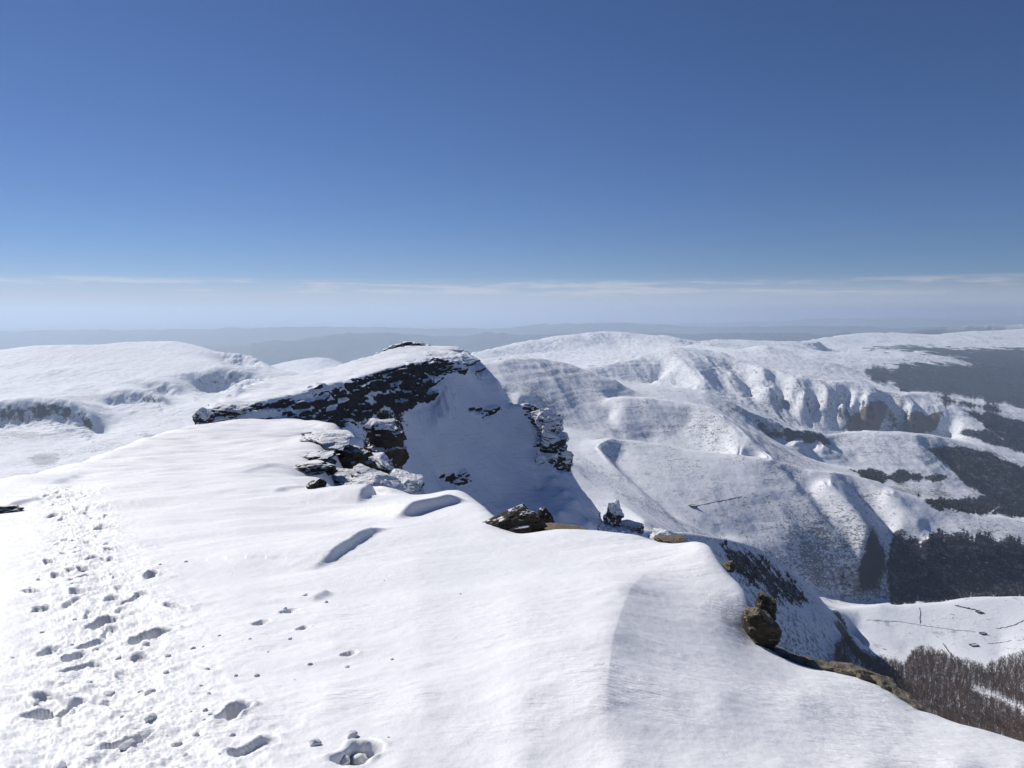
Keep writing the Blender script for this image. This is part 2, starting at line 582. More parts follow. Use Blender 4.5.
# boot prints and the trampled path
path_px = [(128, 775), (112, 735), (100, 700), (92, 665), (96, 640), (104, 615), (98, 590), (90, 568), (84, 548), (82, 528), (78, 512), (72, 500), (64, 488)]
path = alocs(*[p for p in path_px if p[1] < 790])
m, d, par = sd_line(X, Y, path, 2.0)
band = np.exp(-(d / .48) ** 2)
tr = fbm2(X[m], Y[m], .22, 5, .66, 21)
Z[m] += band * (.020 * tr - .02)
m, d, par = sd_line(X, Y, path, 2.0)
Z[m] += np.exp(-((np.abs(d) - .5) / .25) ** 2) * .006 * (1 + fbm2(X[m], Y[m], .2, 3, .6, 33))


def stamp(x, y, ang, L, Wd, dep, rim=.16, rough=.16):
    dep *= .62
    r = max(L, Wd) * 1.6
    m = (np.abs(X - x) < r) & (np.abs(Y - y) < r)
    if not m.any():
        return
    dx = X[m] - x; dy = Y[m] - y
    a = dx * math.cos(ang) + dy * math.sin(ang)
    b = -dx * math.sin(ang) + dy * math.cos(ang)
    a = a / (L / 2); b = b / (Wd / 2 * (1 - .18 * np.cos(a * 2.2)))
    q = (np.abs(a) ** 2.6 + np.abs(b) ** 2.6) ** (1 / 2.6)
    q = q + rough * fbm2(X[m], Y[m], .12, 3, .6, int(x * 100) % 50)
    z = -dep * (1 - sstep(.78, 1.12, q)) * (1 - .25 * a)
    z += rim * dep * np.exp(-((q - 1.32) / .2) ** 2) * (.6 + .8 * pn2(dx * 14, dy * 14, 3))
    Z[m] += z


def walk(path, stride, side, n0, jitter, dep):
    cum = [0]
    for a, b in zip(path[:-1], path[1:]):
        cum.append(cum[-1] + math.hypot(b[0] - a[0], b[1] - a[1]))
    s = n0 + .9; k = 0
    while s < cum[-1]:
        i = max(j for j in range(len(cum) - 1) if cum[j] <= s)
        t = (s - cum[i]) / (cum[i + 1] - cum[i])
        a, b = path[i], path[i + 1]
        ex, ey = b[0] - a[0], b[1] - a[1]; L = math.hypot(ex, ey); ex /= L; ey /= L
        sd = side * (1 if k % 2 else -1)
        x = a[0] + (b[0] - a[0]) * t + ey * sd + random.gauss(0, jitter)
        y = a[1] + (b[1] - a[1]) * t - ex * sd + random.gauss(0, jitter)
        stamp(x, y, math.atan2(ey, ex) + random.gauss(0, .2), random.uniform(.22, .30), random.uniform(.09, .13), dep * random.uniform(.35, .9) * min(1.1, max(.5, y / 6)))
        s += stride * random.uniform(.85, 1.15); k += 1


walk(path, .62, .13, .1, .05, .13)
walk(path, .7, .27, .35, .10, .12)
walk(path[4:], .5, .25, .35, .14, .14)
walk([(x + .42, y) for x, y in path[:8]], .8, .10, .2, .1, .08)
for px, py, ang, L, Wd, dep in ((233, 713, 1.5, .17, .11, .17), (58, 705, 1.2, .26, .15, .13), (152, 633, 1.2, .28, .17, .15), (101, 620, 1.5, .24, .15, .14), (136, 597, 1.4, .26, .12, .13),
                                (84, 575, 1.4, .30, .18, .12), (128, 738, 1.3, .2, .13, .10), (358, 757, 1.2, .2, .15, .10), (92, 640, 1.3, .2, .13, .10),
                                (82, 664, 1.2, .22, .12, .09), (303, 629, 1.2, .10, .07, .09), (350, 655, 1, .10, .07, .05),
                                (262, 624, 1.2, .14, .10, .05), (290, 612, 1.2, .14, .10, .05), (255, 748, .9, .2, .11, .05)):
    p = A.hit(px, py, 1.3, 60)
    stamp(p.x, p.y, ang, L, Wd, dep)
snow_z = Z
summit = link('snow_field', np.stack([X, Y, Z], -1).reshape(-1, 3), grid_faces(*X.shape), M_SNOW)
tag(summit, 'trampled white snowfield on the summit with a boot trail and wind drifts', 'snow field', kind='structure')
ASX = (us, vs, Z)


def a_height(x, y):
    """height of the finished snow surface"""
    u = x / y; v = math.log(y)
    i = int(np.clip(np.searchsorted(us, u), 1, len(us) - 1)); j = int(np.clip(np.searchsorted(vs, v), 1, len(vs) - 1))
    fu = (u - us[i - 1]) / (us[i] - us[i - 1]); fv = (v - vs[j - 1]) / (vs[j] - vs[j - 1])
    return float((Z_A[j - 1, i - 1] * (1 - fu) + Z_A[j - 1, i] * fu) * (1 - fv) + (Z_A[j, i - 1] * (1 - fu) + Z_A[j, i] * fu) * fv)


Z_A = Z.copy()

# ------------------------------------------------------------------ 2. crag and shaded headwall (100 - 340 m)
B = Ctrl(.9, 8)
top = [(165, 500, 134), (185, 444, 140), (196, 424, 146), (204, 412, 152), (211, 402, 160), (227, 393, 174), (237, 387, 183), (259, 381, 196), (280, 377, 205), (310, 372, 215), (333, 367, 225), (353, 361, 236), (375, 355, 246),
       (387, 350, 252), (409, 345, 260), (425, 345, 262), (436, 346, 262), (460, 347, 258), (467, 351, 255), (476, 358, 251), (482, 363, 249), (491, 372, 246), (500, 381, 242), (498, 388, 239), (502, 401, 236)]
B.crest(top, behind=((1.08, .35), (1.25, .6)), every=2)
ctop = [(198, 419, 144), (210, 408, 149), (241, 409, 155), (256, 404, 160), (276, 400, 166), (312, 391, 177), (347, 382, 189), (383, 372, 204), (413, 365, 219), (434, 360, 230), (452, 356, 239), (466, 358, 244)]
cbot = [(197, 432, 141.5), (215, 440, 145), (241, 432, 152), (281, 424, 162), (322, 426, 172.5), (340, 424, 180), (363, 414, 188), (383, 405, 201), (408, 406, 215), (429, 400, 226), (440, 385, 233), (452, 374, 238), (466, 366, 243)]
cbot = [(a, b, float(np.interp(a, [p[0] for p in ctop], [p[2] for p in ctop])) * .968) for a, b, d in cbot]
B.line(*ctop)
B.line(*cbot)
for (a, b, d), (a2, b2, d2) in zip(ctop, [(211, 402, 160), (227, 397, 174), (255, 388, 190), (280, 380, 203), (310, 374, 213), (345, 366, 230), (375, 358, 244), (400, 349, 256), (425, 347, 260), (440, 348, 261), (455, 348, 259), (468, 352, 254)]):
    for t in (.12, .3, .6):
        B.pts((a + (a2 - a) * t, b + (b2 - b) * t ** .8, d + (d2 - d) * t))
B.pts((363, 440, 180), (340, 450, 170), (300, 450, 160), (240, 460, 143), (200, 480, 130), (150, 560, 118), (380, 425, 196))
B.pts((400, 430, 203), (420, 450, 204), (420, 420, 211), (440, 420, 215), (440, 450, 209), (440, 480, 203.5), (455, 395, 227), (470, 385, 234), (470, 410, 226), (470, 440, 219), (480, 480, 211), (488, 400, 234), (500, 425, 228),
      (500, 450, 222), (500, 500, 209), (520, 425, 231), (520, 470, 218), (530, 450, 225), (540, 490, 214), (560, 510, 199), (552, 480, 214.5), (560, 535, 192), (500, 545, 200), (440, 520, 195), (400, 480, 194), (600, 560, 192), (575, 500, 204),
      (590, 522, 197), (380, 520, 183), (565, 490, 208))
for q in ((120, 580, 330), (150, 520, 330), (180, 480, 330), (210, 455, 330), (240, 450, 330), (300, 440, 330), (400, 430, 330), (120, 600, 250), (120, 600, 200), (120, 600, 140), (160, 470, 190), (190, 450, 210), (120, 620, 118), (165, 490, 250), (150, 540, 160), (140, 540, 220)):
    B.pts(q)
rib = [(502, 401, 236), (512, 404, 236), (524, 404, 236), (536, 404, 236), (546, 414, 234), (556, 432, 231), (565, 452, 227), (570, 470, 224), (580, 485, 221), (592, 500, 215), (605, 520, 208), (625, 531, 204), (650, 539, 200), (668, 547, 197), (690, 562, 192)]
B.crest(rib, behind=((1.03, .7), (1.12, .9), (1.4, .9)), every=1)
for px in range(470, 800, 40):
    B.pts((px, 880, 119), (px, 760, 140))
B.pts((700, 640, 150), (560, 660, 160), (440, 620, 150), (700, 660, 240), (735, 760, 200), (770, 950, 200), (735, 800, 160), (770, 950, 250), (770, 950, 310), (720, 760, 280), (680, 680, 300))
B.solve(.004)
us = np.linspace((120 - 512) / F, (770 - 512) / F, 1150)
vs = np.linspace(math.log(118), math.log(330), 1300)
Hn = B.grid(us, vs, 3, .8)
U, V = np.meshgrid(us, vs)
Y = np.exp(V); X = U * Y; Z = EYE - Hn * Y
n = normals(X, Y, Z)
st = sstep(.80, .60, n[..., 2])
PX, PY = to_px(U, Hn)
# rock masks: the cliff band of the crag, the rib, small rock ribs in the face
cl = poly_sd(PX, PY, ctop and [(p[0], p[1] - 2) for p in ctop] + [(p[0], p[1] + 1) for p in reversed(cbot)])
rockm = sstep(-3, 3, cl + 4 * fbm2(X, Y, 8, 4, .6, 3)) * (Y < 250)
ribm = sstep(-3, 3, poly_sd(PX, PY, [(522, 403), (536, 402), (550, 415), (560, 432), (568, 452), (574, 472), (560, 474), (545, 460), (540, 440), (528, 420)]) + 2 * fbm2(X, Y, 5, 3, .6, 5))
low = sstep(-3, 4, poly_sd(PX, PY, [(440, 478), (465, 470), (472, 480), (455, 488)])) + sstep(-3, 4, poly_sd(PX, PY, [(470, 410), (485, 408), (502, 404), (500, 410), (484, 418)]))
low = low + sstep(-3, 6, poly_sd(PX, PY, [(600, 505), (618, 488), (626, 500), (640, 515), (640, 540), (598, 540)]))
patch = sstep(-.1, .4, fbm2(PX + 2 * PY, PY * 2.6, 46, 4, .6, 77))
for bx, by, br in ((418, 385, 15), (440, 367, 14), (358, 408, 13), (330, 418, 22), (372, 380, 14), (405, 398, 14), (395, 376, 9), (300, 412, 14), (285, 408, 10), (203, 420, 12), (352, 383, 9)):
    patch = np.maximum(patch, sstep(br * 1.1, br * .75, np.hypot(PX - bx, (PY - by) * 1.2)) * .95)
rimeR = sstep(-3, 5, poly_sd(PX, PY, [(425, 352), (462, 348), (480, 360), (492, 374), (478, 380), (468, 368), (440, 364)])) * .55
tt = (PY - np.interp(PX, [p[0] for p in ctop], [p[1] for p in ctop])) / (np.interp(PX, [p[0] for p in cbot], [p[1] for p in cbot]) - np.interp(PX, [p[0] for p in ctop], [p[1] for p in ctop]) + 1e-6)
shelf = np.exp(-((tt - .52 - .10 * pn2(PX / 30, 0 * PX, 3)) / .10) ** 2) * sstep(395, 340, PX)
rockm = rockm * (.22 + .78 * patch) * (1 - .9 * shelf)
rock = np.clip(np.maximum(np.maximum(rockm, ribm * .75), np.maximum(low * .7, rimeR)), 0, 1)
# relief: blocky rock, rippled snow
bz = np.floor(Z / 2.1 + .8 * pn2(X / 14, Y / 14, 2))
jt = np.floor(X / 3.4 + .37 * bz + .8 * pn2(X / 6, Y / 6, 12))
blk = 1.1 * pn3(X / 7, Y / 7, bz * 1.37, 3) + .7 * pn2(jt * 1.71, bz * 2.3, 8) + .35 * pn3(X / 1.3, Y / 1.3, Z / .8, 7) + .8 * pn3(X / 9, Y / 9, Z / 8, 11)
dis = rock * blk * 2.0
X += n[..., 0] * dis; Y += n[..., 1] * dis; Z += n[..., 2] * dis * .6
sm = (1 - rock)
Z += sm * (.35 * fbm2(X, Y, 14, 3, .5, 40) + .10 * fbm2(X / 3, Y, 2.2, 4, .6, 44))
# wind-drifted flutings down the shaded face, and the two rounded spines
face = sstep(0, 10, poly_sd(PX, PY, [(385, 415), (432, 405), (445, 385), (475, 372), (500, 400), (545, 470), (565, 520), (520, 560), (400, 560)]))
Z += face * .75 * ridged2(X + .6 * Y, (Y - .6 * X) * .25, 2.4, 3, .5, 61) * sstep(-.2, .5, pn2(X / 14, Y / 14, 8)) * (PX < 455)
s1 = [(p.x, p.y) for p in (pt(447, 385, 234), pt(450, 410, 225), pt(449, 440, 214), pt(446, 480, 202))]
ridge_bump(X, Y, Z, s1, 1.3, 2.0, 3.0, .2)
for q in (np.s_[0, :], np.s_[:, 0], np.s_[:, -1], np.s_[-1, :]):
    Z[q] -= 160
crag = link('crag_hill', np.stack([X, Y, Z], -1).reshape(-1, 3), grid_faces(*X.shape), M_CRAG,
            attrs={'rock': rock, 'scrub': .25 * ribm + .2 * sstep(560, 600, PX), 'wood': 0 * rock, 'bracken': 0 * rock})
tag(crag, 'snow capped crag with a black cliff band above a blue shaded snow face', 'crag', kind='structure')

# ------------------------------------------------------------------ 3. snowy valley and hills on the west side
C = Ctrl(.55, 6)
C.warp = lambda d: d if d > 3400 else 3400 * (d / 3400) ** .95
C.crest([(-260, 360, 3300), (-120, 353, 3300), (0, 349, 3300), (35, 345, 3300), (70, 344, 3350), (100, 344, 3400), (125, 341.5, 3500), (150, 340.5, 3520), (175, 340.5, 3500), (190, 343, 3450), (205, 347, 3400), (222, 352, 3250), (238, 354, 3220), (252, 354.5, 3220), (262, 361, 3150), (270, 366, 3100)],
        behind=((1.06, .3), (1.25, .2)))
C.line((222, 357, 3225), (232, 361, 3190), (244, 366, 3175), (256, 367, 3120))
C.line((250, 367, 3000), (290, 372, 2950), (330, 378, 2900))
C.crest([(262, 366, 4300), (272, 365, 4400), (283, 362, 4500), (300, 359, 4500), (318, 357, 4500), (330, 358, 4500), (345, 364, 4500), (380, 372, 4500), (480, 380, 4500)], behind=((1.05, .3),))
C.line((-200, 385, 2900), (0, 362, 2980), (60, 362, 2950), (120, 360, 3000), (180, 358, 3050), (215, 360, 2950))
C.line((-200, 400, 2500), (0, 382, 2550), (60, 382, 2560), (120, 378, 2620), (170, 375, 2700), (200, 372, 2780))
C.line((0, 398, 2150), (40, 397, 2150), (80, 398, 2200), (100, 392, 2330))
b1 = [(-60, 408, 1950), (0, 405, 1950), (20, 403, 1950), (36, 402, 1950), (60, 404, 1940), (80, 408, 1930), (95, 419, 1900)]
C.line(*b1)
C.flank(b1, (.75, -.66), .95, (22, 45), 1)
C.line((-60, 432, 1820), (0, 430, 1830), (30, 429, 1830), (60, 424, 1840), (88, 427, 1830))
b2 = [(108, 397, 2270), (120, 393, 2290), (140, 392, 2290), (156, 394, 2270), (164, 399, 2250)]
C.line(*b2)
C.flank(b2, (.7, -.7), .9, (15, 32), 1)
C.line((108, 406, 2150), (140, 404, 2170), (166, 404, 2180))
b3 = [(195, 380, 2720), (206, 375, 2760), (220, 372, 2790), (238, 371, 2800), (245, 374, 2780)]
C.line(*b3)
C.flank(b3, (.7, -.7), .85, (20, 45, 70), 1)
b4 = [(150, 386, 2500), (165, 384, 2510), (176, 388, 2480)]
C.line(*b4)
C.flank(b4, (.7, -.7), .8, (20, 38), 1)
b5 = [(238, 382, 2560), (252, 377, 2580), (262, 379, 2560)]
C.line(*b5)
C.flank(b5, (.7, -.7), .8, (20, 38), 1)
C.line((120, 420, 1950), (160, 414, 2000), (200, 408, 2050), (240, 395, 2350))
C.line((0, 445, 1600), (60, 440, 1680), (110, 432, 1780), (150, 430, 1760), (200, 425, 1800))
C.line((0, 462, 1350), (60, 458, 1420), (120, 448, 1500), (200, 440, 1550), (300, 430, 1700))
C.line((-200, 500, 1000), (0, 490, 1050), (100, 480, 1080), (250, 470, 1100), (400, 440, 1300))
C.line((-200, 560, 760), (0, 540, 780), (200, 520, 800), (400, 520, 800))
for px in range(-280, 500, 40):
    C.pts((px, 470, 5600), (px, 420, 4950))
    if px < 250: C.pts((px, 400, 4300))
C.solve(.005)
us = np.linspace((-250 - 512) / F, (490 - 512) / F, 1000)
vs = np.linspace(math.log(720), math.log(5600), 1000)
Hn = C.grid(us, vs, 3, 1.2)
U, V = np.meshgrid(us, vs)
Y = np.exp(V); X = U * Y; Z = EYE - Hn * Y
PX, PY = to_px(U, Hn)
fr_ = sstep(3150, 2700, Y)
Z += (2.5 + 2.5 * fr_) * fbm2(X, Y, 300, 6, .52, 2) + (1.5 + 3 * fr_) * sstep(1500, 2300, Y) * ridged2(X, Y * .35, 190, 5, .55, 9) * sstep(0, .6, pn2(X / 300, Y / 300, 5) + .15) - 2
Z += 1.2 * fbm2(X, Y, 36, 4, .55, 17)
n = normals(X, Y, Z)
bluff = np.zeros_like(X)
for bl, dpx in ((b1, 26), (b2, 12), (b3, 20), (b4, 10), (b5, 9), ([(222, 353), (250, 354), (262, 361)], 12)):
    poly = [(p[0], p[1] - 1) for p in bl] + [(p[0] - 2, p[1] + dpx) for p in reversed(bl)]
    bluff = np.maximum(bluff, sstep(-4, 4, poly_sd(PX, PY, poly)))
Z += bluff * 5 * fbm2(X, Y, 40, 4, .6, 27)
scr = .42 * sstep(0, .7, pn2(X / 160, Y / 160, 30) + .2) * sstep(2600, 1700, Y)
for poly in ([(28, 456), (45, 450), (60, 455), (55, 464), (38, 465)], [(0, 432), (30, 431), (50, 436), (20, 440), (0, 441)], [(135, 434), (150, 440), (160, 436), (146, 430)]):
    scr = np.maximum(scr, .9 * sstep(-4, 3, poly_sd(PX, PY, poly) + 3 * fbm2(X, Y, 30, 3, .6, 3)))
for q in (np.s_[0, :], np.s_[:, 0], np.s_[:, -1], np.s_[-1, :]):
    Z[q] -= 300
west = link('valley_hills', np.stack([X, Y, Z], -1).reshape(-1, 3), grid_faces(*X.shape), M_WEST,
            attrs={'rock': bluff * .40, 'scrub': scr * .8, 'wood': 0 * X, 'bracken': 0 * X})
tag(west, 'broad white snow dome above a rolling valley with blue shaded bluffs', 'hills', kind='structure')

# ------------------------------------------------------------------ 4. the mountains on the east side
R = Ctrl(.55, 5)
# the tree slope and the white pasture below our own ridge
R.crest([(806, 618, 965), (820, 612, 980), (850, 607, 990), (880, 604, 1000), (900, 605, 1010), (940, 602, 1030), (960, 599, 1040), (985, 596.5, 1050), (1024, 596, 1060), (1150, 592, 1080)], behind=((1.04, .55),))
R.pts((860, 620, 945), (860, 640, 885), (930, 620, 965), (930, 640, 905), (930, 660, 850), (1000, 620, 975), (1000, 640, 920), (1000, 655, 875), (1100, 650, 890), (895, 630, 925), (960, 630, 940))
R.pts((880, 650, 850), (905, 650, 868), (868, 652, 825), (850, 648, 830), (945, 650, 875), (975, 648, 888), (850, 665, 765), (870, 680, 700), (900, 690, 690), (950, 690, 720), (1000, 680, 780), (1024, 670, 820), (950, 720, 590), (1000, 725, 585), (1024, 735, 550), (1024, 700, 700), (900, 720, 560), (850, 700, 610),
      (1000, 768, 440), (850, 768, 410), (700, 768, 350), (1150, 768, 450), (1150, 700, 700), (560, 700, 330), (600, 768, 300))
K = [(752, 596, 860), (768, 591.5, 880), (784, 591, 890), (793, 597, 895), (806, 607, 915), (816, 612, 935)]
R.crest(K, behind=((1.03, .8),))
R.flank(K[1:5], (.75, -.66), .82, (25, 55), 1)
S = [(610, 527, 420), (640, 529, 480), (690, 532, 560), (718, 537, 610), (740, 541, 650), (757, 547, 690), (780, 562, 745), (800, 577, 795), (820, 597, 855), (838, 609, 905)]
R.crest(S, behind=((1.03, .5), (1.1, .45)))
R.flank(S[:7], (.8, -.6), .95, (25, 55, 90), 1)
R.flank(S[7:9], (.8, -.6), .95, (20, 40), 1)
R2 = [(609, 437, 1450), (625, 439, 1470), (640, 440, 1485), (660, 442, 1485), (680, 447, 1480), (700, 450, 1470), (715, 452, 1460), (735, 453, 1455), (755, 456, 1445), (770, 459, 1440), (785, 464, 1450), (805, 469, 1480), (830, 471, 1500), (850, 474, 1500), (880, 483, 1490),
      (900, 491, 1475), (930, 501, 1460), (970, 512, 1460), (990, 514, 1480), (1024, 518, 1500), (1150, 530, 1500)]
R.crest(R2, behind=((1.04, .4), (1.1, .3)))
R.line((688, 500, 1240), (720, 495, 1290), (755, 490, 1320))
R.line((690, 528, 1060), (720, 535, 1150), (755, 530, 1210), (790, 530, 1230))
R.line((740, 555, 1040), (775, 570, 1100), (810, 588, 1130), (845, 597, 1170), (880, 598, 1200), (920, 596, 1220), (970, 592, 1230), (1024, 588, 1240), (1150, 586, 1250))
R.line((900, 530, 1340), (940, 540, 1320), (980, 545, 1310), (1024, 550, 1320))
for g in ([(776, 463, 1440), (797, 487, 1360), (818, 513, 1290), (842, 543, 1230), (850, 556, 1215)], [(838, 474, 1490), (853, 495, 1430), (871, 516, 1370), (884, 538, 1310)]):
    R.line(*g)
    R.flank(g[:-1], (.78, -.62), .75, (16, 30), 1)
    R.flank(g[:3], (.78, -.62), .26, (95,), 1)
# ravine below the rib
rav = [(609, 437, 1450), (597, 447, 1390), (612, 464, 1290), (630, 480, 1220), (652, 500, 1130), (672, 520, 1040)]
R.line(*rav)
R.flank(rav[:-1], (.75, -.66), .75, (14, 30), 1)
R.line((567, 434, 1490), (575, 445, 1400), (588, 462, 1260), (600, 480, 1120), (620, 500, 980), (645, 520, 820))
# shoulder hill with woods on its right side
R3 = [(705, 391, 2420), (720, 399, 2400), (745, 410, 2380), (772, 421, 2400), (790, 428, 2430), (807, 432, 2480), (829, 433.5, 2550), (850, 432, 2600), (880, 431, 2620), (905, 432, 2620), (925, 434, 2600), (950, 438, 2600), (975, 443, 2600), (1000, 452, 2550), (1024, 460, 2500), (1150, 480, 2500)]
R.crest(R3, behind=((1.04, .35),))
R3s = [(905, 434, 2590), (925, 446, 2510), (945, 462, 2430), (975, 485, 2320), (995, 498, 2260)]
R.line(*R3s)
R.flank(R3s, (.8, -.6), .7, (60, 120), 1)
R.line((790, 445, 2370), (830, 450, 2410), (880, 452, 2430), (915, 460, 2390))
R.line((810, 463, 2260), (850, 467, 2290), (890, 474, 2270), (930, 482, 2250), (960, 490, 2240))
R.line((900, 485, 2170), (940, 496, 2140), (990, 508, 2110), (1040, 515, 2100))
cl3 = [(762, 428, 2370), (775, 428, 2380), (795, 429, 2410), (812, 434, 2420), (830, 440, 2420), (845, 445, 2410)]
R.flank(cl3, (.6, -.8), .8, (0, 25, 45), 1)
# near snowy hill right behind the crag, and its neighbours
N = [(400, 392, 1750), (430, 378, 1850), (480, 364, 1900), (505, 358.5, 2000), (530, 357, 2100), (548, 358, 2150), (562, 362, 2150), (588, 371, 2150), (600, 376, 2120), (616, 381, 2120)]
R.crest(N, behind=((1.05, .3),))
R.line((440, 402, 1450), (480, 390, 1620), (505, 382, 1780), (540, 380, 1900), (580, 384, 2010), (610, 392, 2030))
R.line((505, 402, 1600), (540, 400, 1760), (580, 408, 1840), (610, 415, 1850))
R.line((500, 420, 1620), (540, 422, 1680), (580, 430, 1690), (600, 434, 1690), (612, 436, 1700))
R.line((440, 470, 900), (500, 470, 950), (560, 455, 1150))
N2 = [(616, 381, 2500), (631, 384, 2500), (650, 385.5, 2480), (674, 387, 2460), (690, 388.5, 2440), (705, 391, 2420)]
R.crest(N2, behind=((1.05, .35),))
N3 = [(612, 398, 1900), (625, 396, 1900), (649, 396, 1900), (665, 399, 1880), (683, 403, 1850), (708, 407, 1820), (724, 415, 1780), (740, 428, 1720), (757, 447, 1630), (772, 457, 1570)]
R.crest(N3, behind=((1.05, .25),))
R.flank(N3[5:], (.8, -.6), .85, (25, 50, 75), 1)
R.line((620, 415, 1820), (655, 416, 1825), (690, 420, 1810))
R.line((625, 430, 1760), (655, 430, 1780), (680, 432, 1770), (705, 434, 1740))
R.line((615, 436, 1720), (650, 441, 1740), (690, 449, 1700), (720, 452, 1660), (740, 453, 1600))
# the pyramid peak and the long ribbed ridge
T = [(560, 372, 3350), (580, 367, 3450), (600, 364, 3550), (625, 359, 3650), (650, 352, 3750), (672, 346.5, 3800)]
R.crest(T, behind=((1.05, .3),))
Ta = [(672, 346.5, 3800), (680, 355, 3600), (690, 365, 3430), (700, 374, 3300), (704, 384, 3150)]
R.line(*Ta)
R.flank(Ta[1:], (-.9, -.4), .45, (60, 130), 1)
R.line((600, 378, 3330), (640, 382, 3440), (660, 385, 3480))
R.line((690, 387, 3150), (700, 389, 3080))
R4 = [(672, 346.5, 3800), (690, 348, 3950), (705, 350, 3900), (720, 353, 3820), (736, 358, 3700), (751, 364, 3600), (773, 369, 3500), (801, 375, 3420), (813, 378.5, 3380), (835, 380, 3340), (856, 380.5, 3320), (868, 385, 3300), (880, 390, 3300), (900, 391.5, 3350), (926, 392, 3400), (951, 396, 3450), (973, 401, 3500), (998, 403, 3550), (1024, 409, 3550), (1150, 425, 3500)]
R.crest(R4, behind=((1.04, .35),))
R.line((715, 385, 3350), (740, 398, 3260), (770, 412, 3170), (800, 428, 3100), (830, 434, 3080), (870, 434, 3090), (910, 435, 3100), (950, 440, 3080))
R.line((900, 402, 3240), (930, 408, 3200), (960, 416, 3140), (1000, 438, 2990), (1024, 450, 2930))
R.flank([(962, 412, 3150), (980, 424, 3080), (1000, 438, 2990)], (.85, -.5), .4, (80, 160), 1)
for g in ([(772, 374, 3440), (777, 388, 3330), (783, 404, 3255)], [(810, 381, 3340), (812, 398, 3230), (813, 412, 3180)], [(855, 388, 3270), (851, 402, 3190), (848, 412, 3195)], [(728, 362, 3640), (740, 378, 3480), (752, 392, 3370)], [(893, 397, 3250), (896, 412, 3170), (902, 422, 3160)]):
    for px, py, d in R.samples(g)[1:]:
        u, h = uh(px, py); R.raw(u, d * 1.008, (h * d + .010 * d * .5) / (d * 1.008))
    R.line(*[(px - 9, py - 1, d * .993) for px, py, d in g][1:])
    R.line(*[(px + 14, py, d * .993) for px, py, d in g][1:])
# farther
R.crest([(700, 343, 5200), (720, 347, 4900), (745, 349, 4700), (757, 345.5, 4650), (765, 344.5, 4600), (780, 350, 4500), (800, 356, 4420), (830, 362, 4320), (860, 373, 4200), (880, 379, 4100), (897, 388, 4000)], behind=((1.05, .3),))
D1 = [(340, 380, 4300), (380, 376, 4400), (420, 368, 4500), (440, 363, 4600), (470, 356, 4800), (480, 351.5, 5000), (510, 344.5, 5300), (545, 338, 5600), (580, 332.5, 5800), (595, 331, 5850), (610, 331, 5900), (625, 332, 5900), (640, 334.5, 5900), (655, 335, 5900), (665, 334, 5850), (680, 338, 5800), (700, 341, 5900), (720, 340, 6600), (740, 339.5, 6800), (780, 341, 6900), (820, 341, 7000)]
R.crest(D1, behind=((1.08, .2),))
R.line((500, 356, 4900), (540, 352, 5150), (580, 348, 5350), (610, 342, 5600), (620, 348, 5400))
R.line((640, 349, 5200), (660, 344, 5450))
R.crest([(820, 352, 6600), (840, 353, 6500), (864, 352, 6500), (892, 350, 6500), (919, 352.5, 6400), (942, 356, 6300), (964, 360, 6250), (998, 366.5, 6200), (1060, 372, 6200)], behind=((1.05, .3),))
R.line((830, 357, 5600), (870, 363, 5500), (910, 372, 5300), (960, 381, 5300), (1024, 388, 5300), (1150, 392, 5300))
R.line((930, 384, 4700), (980, 393, 4600), (1050, 400, 4700))
R.crest([(800, 341.5, 8200), (820, 338.5, 8600), (832, 336.5, 8900), (851, 334, 9200), (865, 332.5, 9400), (895, 332.5, 9500), (920, 334, 9500), (939, 334.5, 9500), (951, 332.5, 9500), (967, 331, 9500), (989, 330.5, 9600), (1024, 328.5, 9800), (1150, 328, 9800)], behind=((1.06, .2),))
R.line((860, 343, 8400), (920, 346, 8200), (1000, 350, 8000), (1100, 352, 8000))
R.line((870, 349, 7400), (930, 352, 7300), (1000, 360, 7000), (1100, 362, 7000))
for px in range(330, 1160, 60):
    R.raw(uh(px, 350)[0], 11500, 1000 / 11500)
for d in (500, 900, 1500, 2400, 3600, 5000, 6500, 8500):
    R.raw(uh(345, 350)[0], d, max(h_of(420), 500 / d)); R.raw(uh(375, 350)[0], d, max(h_of(410), 420 / d))
for d in (6200, 7400, 8600, 10000):
    for px in (420, 480):
        R.raw(uh(px, 350)[0], d, 800 / d)
R.solve(.0055)
us = np.linspace((350 - 512) / F, (1110 - 512) / F, 1400)
vs = np.linspace(math.log(330), math.log(11500), 1650)
Hn = R.grid(us, vs, 3, 1.4)
U, V = np.meshgrid(us, vs)
Y = np.exp(V); X = U * Y; Z = EYE - Hn * Y
PX, PY = to_px(U, Hn)
gx = np.gradient(Z, axis=1) / (np.gradient(X, axis=1)); gy = (np.gradient(Z, axis=0) - gx * np.gradient(X, axis=0)) / np.gradient(Y, axis=0)
slp = np.hypot(gx, gy)
sc_ = np.clip(Y / 2500, .35, 2.2)
smooth_field = sstep(-10, 12, poly_sd(PX, PY, [(806, 618), (850, 606), (900, 603), (1024, 592), (1100, 590), (1100, 660), (1000, 662), (930, 665), (880, 650), (840, 640)])) * sstep(740, 830, Y) * sstep(1100, 1050, Y)
rough = (1 - .93 * smooth_field) * (.3 + .7 * sstep(780, 1000, Y))
mask0 = sstep(-6, 10, poly_sd(PX, PY, [(690, 352), (760, 368), (810, 380), (900, 394), (960, 404), (940, 434), (800, 434), (740, 400)])) * (Y > 2950) * (Y < 3700)
# gullies run down the slopes
Z += rough * sc_ * sstep(.12, .45, slp) * (5.5 * ridged2(X + .2 * Y, Y * .28, 150, 4, .48, 3) - 2)
Z += rough * sc_ * (3.4 * fbm2(X, Y, 230, 5, .5, 14) + 1.0 * fbm2(X, Y, 30, 4, .55, 19))
Z += 9 * mask0 * ridged2(X + .15 * Y, Y * .22, 95, 4, .55, 31)
